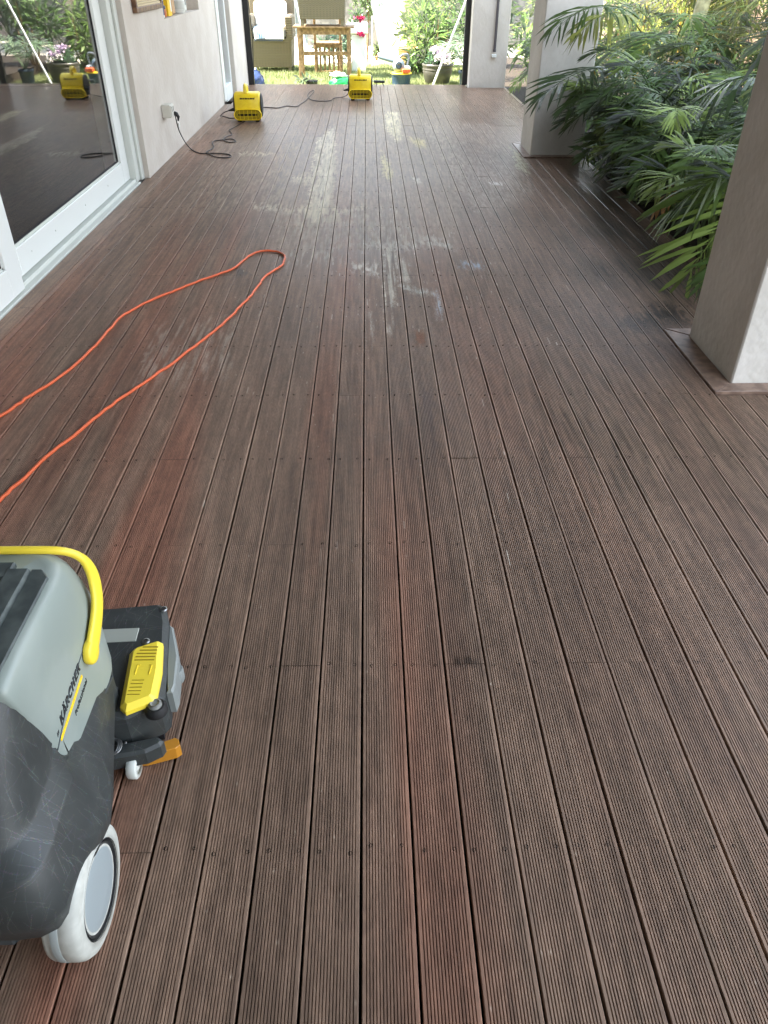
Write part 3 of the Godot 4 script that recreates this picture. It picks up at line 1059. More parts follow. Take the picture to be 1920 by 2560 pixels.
func scrubber() -> void:
	var xc := -0.72
	var s := thing("floor_scrubber", "grey and black walk-behind floor scrubber with yellow handle and white wheel", "floor scrubber", Vector3(xc, 0, -0.8))
	# dusty scuffed black plastic
	var W := 512
	var n1 := noise(71, 0.01, 4).get_seamless_image(W, W)
	n1.convert(Image.FORMAT_L8)
	var d1 := n1.get_data()
	var px := PackedByteArray()
	px.resize(W * W * 3)
	for i in W * W:
		var t := clampf((d1[i] / 255.0 - 0.35) * 2.0, 0.0, 1.0)
		px[i * 3] = int(50 + 9 * t)
		px[i * 3 + 1] = int(54 + 9 * t)
		px[i * 3 + 2] = int(54 + 8 * t)
	for k in 520:
		var p := Vector2(rng.randf() * W, rng.randf() * W)
		var a := rng.randf_range(-0.5, 0.5) + (PI * 0.5 if rng.randf() < 0.75 else 0.0)
		var ln := rng.randf_range(8, 70)
		var c := rng.randf_range(0.15, 0.75)
		for q in int(ln):
			p += Vector2(cos(a), sin(a))
			a += rng.randf_range(-0.008, 0.008)
			var i := posmod(int(p.y), W) * W + posmod(int(p.x), W)
			for e in 3:
				px[i * 3 + e] = int(lerpf(px[i * 3 + e], 165, c * rng.randf()))
	var scuff := ImageTexture.create_from_image(Image.create_from_data(W, W, false, Image.FORMAT_RGB8, px))
	var blackp := tri_mat(scuff, 2.2, 0.5)
	var greyp := tri_mat(ramp_tex(72, 0.012, srgb(138, 149, 143), srgb(146, 156, 150), 256, 4), 1.5, 0.38)
	var darkgrey := tri_mat(ramp_tex(73, 0.03, srgb(64, 72, 72), srgb(84, 92, 90), 256, 5), 2.0, 0.5)
	# chassis: levels [y, rear z, x at six stations forward of the rear corner]
	var lv := [
		[0.135, -0.560, -0.475, -0.462, -0.462, -0.475, -0.500, -0.525],
		[0.160, -0.530, -0.447, -0.432, -0.441, -0.458, -0.488, -0.516],
		[0.205, -0.522, -0.441, -0.424, -0.436, -0.474, -0.498, -0.514],
		[0.235, -0.526, -0.445, -0.434, -0.472, -0.504, -0.508, -0.517],
		[0.258, -0.532, -0.452, -0.450, -0.4975, -0.515, -0.513, -0.520],
		[0.280, -0.538, -0.459, -0.464, -0.504, -0.517, -0.522, -0.530],
		[0.285, -0.541, -0.462, -0.467, -0.505, -0.517, -0.522, -0.530],
		[0.303, -0.572, -0.489, -0.492, -0.507, -0.520, -0.525, -0.53],
		[0.309, -0.575, -0.492, -0.495, -0.508, -0.520, -0.525, -0.53],
		[0.322, -0.581, -0.495, -0.497, -0.503, -0.522, -0.525, -0.53],
		[0.400, -0.630, -0.501, -0.502, -0.505, -0.525, -0.53, -0.54],
		[0.470, -0.668, -0.507, -0.508, -0.514, -0.535, -0.54, -0.55],
		[0.486, -0.680, -0.514, -0.516, -0.522, -0.55, -0.55, -0.56],
		[0.492, -0.700, -0.530, -0.535, -0.55, -0.55, -0.55, -0.56]]
	var rings := []
	for l in lv:
		var zr: float = l[1]
		var xr: float = l[2]
		rings.append(mirror_ring([[xc + 0.05, zr], [xr - 0.07, zr], [xr - 0.036, zr - 0.004], [xr - 0.015, zr - 0.016], [xr - 0.004, zr - 0.034], [xr, clampf(zr - 0.06, -0.72, -0.61)], [l[3], minf(-0.715, zr - 0.07)], [l[4], -0.765], [l[5], -0.83], [l[6], -0.90 if l[0] > 0.3 else -0.95], [l[7], -0.92 if l[0] > 0.3 else -1.04], [l[7] - 0.04, -0.94 if l[0] > 0.3 else -1.085], [xc + 0.05, -0.945 if l[0] > 0.3 else -1.09]], l[0], xc))
	var st := begin()
	add_loft(st, rings)
	put("chassis", fin(st), blackp, s)
	st = begin()
	add_box(st, Vector3(-0.90, 0.05, -0.95), Vector3(-0.54, 0.17, -0.565), 0.02)
	put("drive_unit", fin(st), mat(srgb(70, 76, 78), 0.55), s)
	# tank
	rings = []
	for l in [[0.20, 0.0], [0.30, 0.0], [0.34, 0.0], [0.38, 0.0], [0.42, 0.0], [0.46, 0.0], [0.488, 0.003], [0.500, 0.009], [0.5045, 0.016], [0.5055, 0.022]]:
		var y: float = l[0]
		var b: float = l[1]
		var f := 0.062 * pow(clampf((y - 0.33) / 0.17, 0.0, 1.0), 1.6)
		var zr := lerpf(-0.783, -0.697, clampf((y - 0.2) / 0.29, 0, 1)) - b
		rings.append(mirror_ring([[xc + 0.05, zr], [-0.508 - b, zr], [-0.5 - b, zr - 0.006], [-0.5 - b, -0.78], [-0.5 - b, -0.84], [-0.5 - b, -0.985 + b + f], [-0.503 - b, -1.015 + b + f], [-0.513 - b, -1.045 + b + f], [-0.532 - b, -1.066 + b + f], [-0.56 - b, -1.078 + b + f], [xc + 0.05, -1.085 + b + f]], y, xc))
	# a rim, then the opening
	for y in [0.506, 0.44]:
		rings.append(mirror_ring([[xc + 0.05, -0.725], [-0.59, -0.725], [-0.586, -0.73], [-0.585, -0.80], [-0.585, -0.86], [-0.585, -0.90], [-0.585, -0.91], [-0.586, -0.92], [-0.588, -0.925], [-0.592, -0.93], [xc + 0.05, -0.93]], y, xc))
	st = begin()
	add_loft(st, rings)
	var tank := put("tank", fin(st), greyp, s)
	for sd in [1.0, -1.0]:
		var skirt := PackedVector2Array([Vector2(0.278, -0.757), Vector2(0.246, -0.788), Vector2(0.228, -0.818), Vector2(0.215, -0.85), Vector2(0.208, -0.90), Vector2(0.202, -0.96), Vector2(0.198, -1.0), Vector2(0.12, -1.0), Vector2(0.12, -0.762)])
		put("side_skirt", prism(skirt, 0, xc + sd * 0.20, xc + sd * 0.2228, 0.0015), blackp, s)
	# seam lines on its side and letters
	put("seam", tube([Vector3(-0.4995, 0.295, -0.757), Vector3(-0.4995, 0.333, -0.845), Vector3(-0.4995, 0.345, -0.93)], 0.0011, 5), mat(srgb(70, 78, 80), 0.6), tank)
	var xd := Vector3(0, 0.13, -1).normalized()
	var yd := xd.cross(Vector3.RIGHT).normalized()
	if yd.y < 0:
		yd = -yd
	var ink := mat(srgb(26, 28, 34), 0.5)
	text("KÄRCHER", 0.0245, Vector3(-0.4996, 0.3065, -0.788), xd * 1.02, yd * 1.0 + xd * 0.26, ink, "letters", tank)
	text("Professional", 0.0125, Vector3(-0.4996, 0.2745, -0.838), xd, yd + xd * 0.22, ink, "letters", tank, false)
	var sb := Basis(xd, yd, Vector3.RIGHT)
	put("stripe", box(Vector3(0, -0.0032, -0.001), Vector3(0.123, 0.0032, 0.0012), 0.0005, Transform3D(sb, Vector3(-0.4998, 0.297, -0.775))), mat(srgb(250, 204, 20), 0.5), tank)
	st = begin()
	for k in 3:
		add_tube(st, [Vector3(-0.4998, 0.312 - 0.001 * k, -0.777 + 0.003 * k), Vector3(-0.4998, 0.318, -0.779 + 0.003 * k)], 0.0007, 4)
	put("emblem", fin(st), ink, tank)
	# top: a lower dark strip, a lid with an opening
	st = begin()
	add_box(st, Vector3(-0.86, 0.504, -0.965), Vector3(-0.519, 0.509, -0.70), 0.002)
	st = begin()
	add_prism(st, xz([-0.519, -0.70, -0.519, -0.930, -0.535, -0.95, -0.552, -0.95, -0.552, -0.70]), 1, 0.5, 0.5095, 0.002)
	put("top_strip", fin(st), darkgrey, s)
	st = begin()
	add_prism(st, xz([-0.921, -0.70, -0.921, -0.93, -0.905, -0.95, -0.888, -0.95, -0.888, -0.70]), 1, 0.5, 0.5095, 0.002)
	put("top_strip", fin(st), darkgrey, s)
	st = begin()
	add_box(st, Vector3(-0.588, 0.5, -0.945), Vector3(-0.551, 0.517, -0.699), 0.003)
	add_box(st, Vector3(-0.889, 0.5, -0.945), Vector3(-0.852, 0.517, -0.699), 0.003)
	add_box(st, Vector3(-0.86, 0.5, -0.962), Vector3(-0.58, 0.516, -0.921), 0.003)
	add_box(st, Vector3(-0.86, 0.5, -0.80), Vector3(-0.58, 0.515, -0.699), 0.003)
	put("lid", fin(st), darkgrey, s)
	put("hopper", box(Vector3(-0.85, 0.445, -0.925), Vector3(-0.587, 0.452, -0.73)), mat(srgb(26, 30, 30), 0.6), s)
	# yellow bail handle
	var hp := smooth_path([Vector3(-0.493, 0.324, -0.935), Vector3(-0.491, 0.340, -0.955), Vector3(-0.490, 0.365, -0.990), Vector3(-0.490, 0.391, -1.012), Vector3(-0.492, 0.427, -1.024), Vector3(-0.497, 0.462, -1.023), Vector3(-0.509, 0.486, -1.016), Vector3(-0.53, 0.502, -1.006), Vector3(-0.57, 0.510, -0.998), Vector3(-0.64, 0.514, -0.993), Vector3(xc, 0.516, -0.992)], 5)
	rings = []
	for i in hp.size():
		var t := float(i) / (hp.size() - 1)
		var dd: Vector3 = (hp[mini(i + 1, hp.size() - 1)] - hp[maxi(i - 1, 0)]).normalized()
		var nx := Vector3.RIGHT.lerp(Vector3.UP, smoothstep(0.3, 0.62, t))
		nx = (nx - dd * nx.dot(dd)).normalized()
		var ty := dd.cross(nx).normalized()
		var wd := lerpf(0.0235, 0.0195, smoothstep(0.0, 0.3, t)) * lerpf(1.0, 0.34, smoothstep(0.25, 0.68, t))
		var th := lerpf(0.0075, 0.006, t)
		var ring := PackedVector3Array()
		for k in 14:
			var a := TAU * k / 14
			ring.append(hp[i] + ty * wd * signf(cos(a)) * pow(absf(cos(a)), 0.75) + nx * th * signf(sin(a)) * pow(absf(sin(a)), 0.75))
		rings.append(ring)
	for i in range(rings.size() - 2, -1, -1):
		var ring := PackedVector3Array()
		for p in rings[i]:
			ring.append(Vector3(2 * xc - p.x, p.y, p.z))
		rings.append(ring)
	st = begin()
	add_loft(st, rings)
	for sd in [-1.0, 1.0]:
		add_lathe(st, [[0.022, 0.0], [0.0235, 0.003], [0.0235, 0.010], [0.021, 0.0135], [0.012, 0.015], [0.0, 0.0155]], Vector3(xc + sd * 0.2215, 0.330, -0.938), Vector3.RIGHT * sd, 28)
	put("handle", fin(st), M.yellow, s)
	# wheels
	for sd in [1.0, -1.0]:
		var c := Vector3(xc + sd * 0.283, 0.1025, -0.635)
		var ax: Vector3 = Vector3.RIGHT * sd
		var wh := put("wheel", lathe([[0.06, -0.058], [0.090, -0.058], [0.0985, -0.055], [0.1008, -0.05], [0.1008, -0.045], [0.1018, -0.044], [0.1024, -0.038], [0.1024, -0.031], [0.1016, -0.0295], [0.1024, -0.028], [0.1024, -0.018], [0.101, -0.009], [0.096, -0.002], [0.088, 0.0], [0.076, 0.0005], [0.0755, -0.003]], c, ax, 56), tri_mat(ramp_tex(75, 0.03, srgb(176, 178, 170), srgb(190, 192, 184), 256, 5), 4.0, 0.6), s)
		put("rim", lathe([[0.076, -0.004], [0.0755, -0.0015], [0.071, -0.001], [0.064, -0.004], [0.0635, -0.006]], c, ax, 48), mat(srgb(34, 34, 38), 0.35), wh)
		put("hub_cap", lathe([[0.0638, -0.007], [0.0632, -0.0032], [0.061, -0.0026], [0.03, -0.0022], [0.0, -0.002]], c, ax, 48), mat(srgb(146, 156, 158), 0.4), wh)
		put("tread_band", lathe([[0.1023, -0.042], [0.1027, -0.041], [0.1027, -0.031], [0.1023, -0.030]], c, ax, 56), mat(srgb(158, 166, 164), 0.6), wh)
	# brush head
	st = begin()
	add_prism(st, xz([-0.98, -1.235, -0.576, -1.262, -0.480, -1.274, -0.463, -1.262, -0.446, -1.21, -0.420, -1.066, -0.410, -1.0, -0.418, -0.985, -0.475, -0.952, -0.56, -0.94, -0.98, -0.95]), 1, 0.03, 0.138, 0.012)
	put("brush_head", fin(st), blackp, s)
	st = begin()
	add_prism(st, xz([-0.95, -1.22, -0.49, -1.24, -0.45, -1.1, -0.43, -1.0, -0.55, -0.98, -0.95, -0.98]), 1, 0.002, 0.04, 0.0)
	put("brush", fin(st), mat(srgb(30, 30, 34), 0.9), s)
	put("label_plate", box(Vector3(-0.60, 0.136, -1.245), Vector3(-0.492, 0.1395, -1.205), 0.001, Transform3D(Basis(Vector3.UP, 0.05), Vector3(0.05, 0, 0.03))), mat(srgb(166, 170, 160), 0.35), s)
	st = begin()
	add_prism(st, xz([-0.449, -1.215, -0.436, -1.205, -0.408, -1.12, -0.398, -1.04, -0.400, -1.02, -0.412, -1.02, -0.424, -1.07]), 1, 0.06, 0.125, 0.004)
	add_lathe(st, [[0.016, 0.0], [0.018, 0.004], [0.018, 0.03], [0.016, 0.034]], Vector3(-0.417, 0.065, -1.105), Vector3.UP, 20)
	put("side_bumper", fin(st), mat(srgb(132, 138, 136), 0.4), s)
	st = begin()
	add_prism(st, xz([-0.494, -1.116, -0.450, -1.137, -0.438, -1.130, -0.424, -1.055, -0.419, -0.985, -0.424, -0.975, -0.470, -0.950, -0.484, -0.962, -0.500, -1.10]), 1, 0.13, 0.160, 0.010)
	var cv := put("head_cover", fin(st), M.yellow, s)
	st = begin()
	for k in 5:
		add_box(st, Vector3(-0.482 + 0.004 * maxf(0, 2 - k), 0.1592, -1.112 + k * 0.009), Vector3(-0.442, 0.1606, -1.1095 + k * 0.009))
	for k in 5:
		add_box(st, Vector3(-0.474, 0.1592, -1.022 + k * 0.009), Vector3(-0.470 + 0.02, 0.1606, -1.0205 + k * 0.009))
	put("cover_groove", fin(st), mat(srgb(150, 122, 12), 0.6), cv)
	st = begin()
	for x in [-0.472, -0.444]:
		add_box(st, Vector3(x - 0.0008, 0.159, -1.062), Vector3(x + 0.0008, 0.1613, -1.036))
		add_box(st, Vector3(x - 0.0008 if x < -0.46 else x - 0.005, 0.159, -1.062), Vector3(x + 0.005 if x < -0.46 else x + 0.0008, 0.1613, -1.0605))
	put("embossed_mark", fin(st), M.yellow, cv)
	text("25", 0.021, Vector3(-0.4685, 0.1595, -1.043), Vector3(1, 0, 0), Vector3(0, 0, -1), M.yellow, "embossed_mark", cv, false, 0.0012)
	for p in [Vector3(-0.464, 0.138, -1.247), Vector3(-0.480, 0.138, -1.148)]:
		put("screw", lathe([[0.0085, 0.0], [0.0085, 0.002], [0.0062, 0.002], [0.0055, 0.0006], [0.002, 0.0006]], p, Vector3.UP, 16), M.steel, s)
	st = begin()
	add_lathe(st, [[0.022, 0.0], [0.022, 0.012], [0.018, 0.016], [0.017, 0.018]], Vector3(-0.420, 0.125, -0.972), Vector3.UP, 24)
	put("knob", fin(st), M.rubber_black, s)
	put("knob_cap", lathe([[0.013, 0.0], [0.013, 0.008], [0.009, 0.011], [0.004, 0.010]], Vector3(-0.420, 0.14, -0.972), Vector3.UP, 20), mat(srgb(126, 128, 124), 0.4), s)
	# squeegee with its caster
	st = begin()
	add_prism(st, xz([-0.98, -0.945, -0.503, -0.938, -0.425, -0.956, -0.410, -0.946, -0.414, -0.934, -0.440, -0.918, -0.503, -0.905, -0.98, -0.912]), 1, 0.028, 0.072, 0.006)
	var sq := put("squeegee", fin(st), blackp, s)
	var amber := mat(srgb(196, 134, 44), 0.35)
	amber.backlight_enabled = true
	amber.backlight = Color(0.4, 0.25, 0.06)
	st = begin()
	add_prism(st, xz([-0.98, -0.953, -0.46, -0.950, -0.400, -0.978, -0.392, -0.974, -0.386, -0.960, -0.394, -0.952, -0.45, -0.934, -0.98, -0.938]), 1, 0.004, 0.036, 0.001)
	put("squeegee_blade", fin(st), amber, sq)
	st = begin()
	add_box(st, Vector3(-0.487, 0.02, -0.945), Vector3(-0.482, 0.07, -0.915), 0.001)
	add_tube(st, [Vector3(-0.49, 0.026, -0.928), Vector3(-0.458, 0.026, -0.928)], 0.003, 8)
	put("caster_bracket", fin(st), M.steel, sq)
	put("caster_wheel", lathe([[0.010, -0.010], [0.024, -0.010], [0.0262, -0.008], [0.0262, 0.007], [0.024, 0.009], [0.017, 0.009], [0.016, 0.006], [0.010, 0.006], [0.008, 0.009], [0.003, 0.009]], Vector3(-0.469, 0.0265, -0.920), Vector3.RIGHT, 32), M.white_dull, sq)
	st = begin()
	for k in 3:
		add_tube(st, smooth_path([Vector3(-0.512, 0.072 + 0.004 * k, -0.945), Vector3(-0.496 + 0.003 * k, 0.079, -0.938), Vector3(-0.494 + 0.003 * k, 0.078, -0.915), Vector3(-0.512, 0.074, -0.905)], 4), 0.002, 6)
	put("spring", fin(st), M.steel, sq)
	st = begin()
	add_box(st, Vector3(-0.62, 0.06, -1.02), Vector3(-0.50, 0.16, -0.94), 0.01)
	put("lift_arm", fin(st), M.black, s)


# ---------------------------------------------------------------- fans
func fan(at: Vector3, turn: float, label: String) -> Node3D:
	var f := Node3D.new()
	f.name = "floor_fan"
	# side outline in (y, z): front is +z
	var prof := PackedVector2Array([Vector2(0.03, 0.085), Vector2(0.10, 0.092), Vector2(0.20, 0.088), Vector2(0.235, 0.078), Vector2(0.257, 0.055), Vector2(0.266, 0.02), Vector2(0.262, -0.03), Vector2(0.245, -0.075), Vector2(0.215, -0.11), Vector2(0.17, -0.133), Vector2(0.12, -0.138), Vector2(0.07, -0.122), Vector2(0.035, -0.09), Vector2(0.02, -0.05), Vector2(0.018, 0.03), Vector2(0.02, 0.07)])
	fput(f, "housing", prism(prof, 0, -0.128, 0.128, 0.014, true), M.fan_yellow)
	# nozzle with its grille
	var st := begin()
	var stad := func(hw: float, hh: float, z: float) -> PackedVector3Array:
		var r := PackedVector3Array()
		for k in 40:
			var a := TAU * k / 40
			var cx := (hw - hh) * (1.0 if cos(a) >= 0 else -1.0)
			r.append(Vector3(cx + cos(a) * hh, 0.068 + sin(a) * hh, z))
		return r
	add_loft(st, [stad.call(0.134, 0.047, 0.05), stad.call(0.140, 0.050, 0.10), stad.call(0.141, 0.051, 0.112), stad.call(0.136, 0.046, 0.115), stad.call(0.133, 0.043, 0.112), stad.call(0.131, 0.042, 0.095)], false, false)
	var nz := fput(f, "nozzle", fin(st), M.fan_yellow)
	st = begin()
	add_loft(st, [stad.call(0.131, 0.042, 0.0965), stad.call(0.002, 0.001, 0.0965)], false, true)
	fput(nz, "outlet", fin(st), mat(srgb(44, 34, 8), 0.8))
	for i in 4:
		var hh := 0.042 - i * 0.0095
		var hw := 0.131 - i * 0.0095
		st = begin()
		var pts := []
		for p in stad.call(hw, hh, 0.108):
			pts.append(p)
		pts.append(pts[0])
		pts.append(pts[1])
		add_tube(st, pts, 0.0018, 5, false)
		fput(nz, "grille_ring", fin(st), M.fan_yellow)
	for x in [-0.08, -0.04, 0.0, 0.04, 0.08]:
		fput(nz, "grille_bar", box(Vector3(x - 0.0015, 0.026, 0.101), Vector3(x + 0.0015, 0.11, 0.105)), M.fan_yellow)
	# carrying handle
	st = begin()
	add_tube(st, smooth_path([Vector3(-0.012, 0.255, -0.07), Vector3(-0.012, 0.30, -0.06), Vector3(-0.012, 0.316, -0.02), Vector3(-0.012, 0.316, 0.02), Vector3(-0.012, 0.298, 0.045), Vector3(-0.012, 0.255, 0.05)], 4), 0.02, 10)
	fput(f, "handle", fin(st), M.yellow)
	for sd in [-1.0, 1.0]:
		st = begin()
		add_lathe(st, [[0.105, 0.0], [0.105, 0.008], [0.098, 0.012], [0.09, 0.012]], Vector3(sd * 0.128, 0.143, -0.02), Vector3.RIGHT * sd, 36)
		var inl := fput(f, "inlet_cover", fin(st), mat(srgb(44, 42, 38), 0.6))
		st = begin()
		for r in [0.03, 0.05, 0.07, 0.088]:
			var pts := []
			for k in 26:
				var a := TAU * k / 24
				pts.append(Vector3(sd * 0.1415, 0.143 + sin(a) * r, -0.02 + cos(a) * r))
			add_tube(st, pts, 0.0018, 4, false)
		fput(inl, "inlet_ring", fin(st), mat(srgb(90, 92, 92), 0.5))
	for x in [-0.09, 0.09]:
		for z in [-0.08, 0.07]:
			fput(f, "foot", box(Vector3(x - 0.02, 0.0, z - 0.015), Vector3(x + 0.02, 0.026, z + 0.015), 0.003), M.rubber_black)
	# the dark slanted lettering, too small to read
	st = begin()
	for i in 9:
		var x := -0.072 + i * 0.0165
		add_box(st, Vector3(x, 0.205, 0.0885), Vector3(x + (0.012 if i % 3 else 0.015), 0.218, 0.0905), 0.0, Transform3D(Basis(Vector3(1, 0, 0), Vector3(0.35, 1, 0), Vector3(0, 0, 1)), Vector3(-0.07, 0, 0)))
	fput(f, "lettering", fin(st), mat(srgb(58, 48, 16), 0.6))
	st = begin()
	add_lathe(st, [[0.014, 0.0], [0.016, 0.01], [0.009, 0.045], [0.006, 0.06]], Vector3(-0.138, 0.11, 0.045), Vector3(-1, -0.15, 0.2).normalized(), 10)
	fput(f, "cable_gland", fin(st), M.black)
	f.position = at
	f.rotation.y = turn
	tag(f, label, "fan", "yellow floor dryers on the deck")
	add_child(f, true)
	return f


func fput(p: Node, called: String, m: Mesh, mt: Material) -> MeshInstance3D:
	var o := MeshInstance3D.new()
	o.name = called
	o.mesh = m
	o.material_override = mt
	p.add_child(o, true)
	return o


func fans_and_cords() -> void:
	var a := fan(Vector3(-1.212, 0.0, -8.66), 0.03, "yellow floor dryer fan beside the house wall, nearer of the two")
	var b: Node3D = a.duplicate()
	b.name = "floor_fan_001"
	add_child(b, true)
	b.position = Vector3(-0.083, 0.0, -10.19)
	b.rotation.y = 0.0
	tag(b, "yellow floor dryer fan in the middle of the far deck edge", "fan", "yellow floor dryers on the deck")
	# orange lead
	var hp := flat_path([-1.55, -1.95, -1.42, -2.2, -1.310, -2.391, -1.268, -2.52, -1.217, -2.644, -1.179, -2.809, -1.147, -3.051, -1.131, -3.287, -1.088, -3.421, -1.035, -3.53, -0.943, -3.668, -0.844, -3.815, -0.722, -3.972, -0.685, -4.097, -0.64, -4.244, -0.579, -4.289, -0.512, -4.277, -0.474, -4.235, -0.456, -4.151, -0.464, -4.042, -0.5, -3.952, -0.538, -3.836, -0.565, -3.634, -0.602, -3.449, -0.654, -3.224, -0.72, -3.021, -0.794, -2.816, -0.873, -2.631, -0.939, -2.464, -0.999, -2.279, -1.05, -2.114, -1.085, -1.965, -1.108, -1.85, -1.15, -1.6, -1.25, -1.3, -1.4, -1.1], 0.0066)
	var kinks := noise(131, 3.2, 3)
	hp = smooth_path(hp, 5)
	for i in hp.size():
		hp[i] += Vector3(kinks.get_noise_1d(i * 0.11), 0.0, kinks.get_noise_1d(i * 0.11 + 40.0)) * 0.006
	var h := put("extension_cord", tube(hp, 0.0058, 10), mat(srgb(214, 98, 54), 0.5))
	tag(h, "long orange cable looping across the left of the deck", "cable")
	# dark power cord from the outlet to the near fan, in slack loops
	var blackc := mat(srgb(46, 40, 36), 0.5)
	var cp := [Vector3(-1.555, 0.315, -6.86), Vector3(-1.55, 0.29, -6.84), Vector3(-1.55, 0.21, -6.88), Vector3(-1.555, 0.14, -6.98), Vector3(-1.565, 0.07, -7.12), Vector3(-1.56, 0.022, -7.2)]
	cp += flat_path([-1.52, -7.14, -1.463, -7.038, -1.409, -6.978, -1.367, -6.978, -1.294, -6.979, -1.218, -6.965, -1.171, -6.935, -1.141, -6.876, -1.148, -6.818, -1.193, -6.803, -1.258, -6.831, -1.32, -6.919, -1.374, -7.024, -1.359, -7.117, -1.344, -7.212, -1.368, -7.341, -1.391, -7.441, -1.385, -7.544, -1.332, -7.579, -1.267, -7.633, -1.222, -7.598, -1.194, -7.511, -1.217, -7.47, -1.258, -7.483, -1.315, -7.597, -1.306, -7.758, -1.276, -7.831, -1.296, -7.944, -1.336, -8.078, -1.315, -8.197, -1.273, -8.45, -1.25, -8.6], 0.005)
	var c := put("loose_cable", tube(smooth_path(cp, 5), 0.0045, 8), blackc)
	tag(c, "thin dark power cord looping from the wall outlet towards the near yellow fan", "cable")
	cp = [Vector3(-1.40, 0.10, -8.60), Vector3(-1.45, 0.085, -8.6), Vector3(-1.52, 0.03, -8.75), Vector3(-1.53, 0.007, -8.9), Vector3(-1.48, 0.005, -8.85), Vector3(-1.42, 0.005, -8.78), Vector3(-1.35, 0.005, -8.85), Vector3(-1.30, 0.005, -9.2)]
	cp += flat_path([-1.172, -9.503, -1.086, -9.505, -0.998, -9.485, -0.913, -9.628, -0.801, -9.58, -0.762, -9.799, -0.73, -9.988, -0.704, -10.304, -0.673, -10.77, -0.687, -10.922, -0.721, -10.769, -0.729, -10.469, -0.686, -10.184, -0.608, -10.029, -0.494, -10.008, -0.429, -10.071, -0.401, -10.246, -0.299, -10.353], 0.005)
	cp.append(Vector3(-0.235, 0.05, -10.2))
	cp.append(Vector3(-0.225, 0.105, -10.15))
	c = put("loose_cable", tube(smooth_path(cp, 5), 0.0045, 8), blackc)
	tag(c, "thin dark power cord lying between the two yellow fans", "cable")


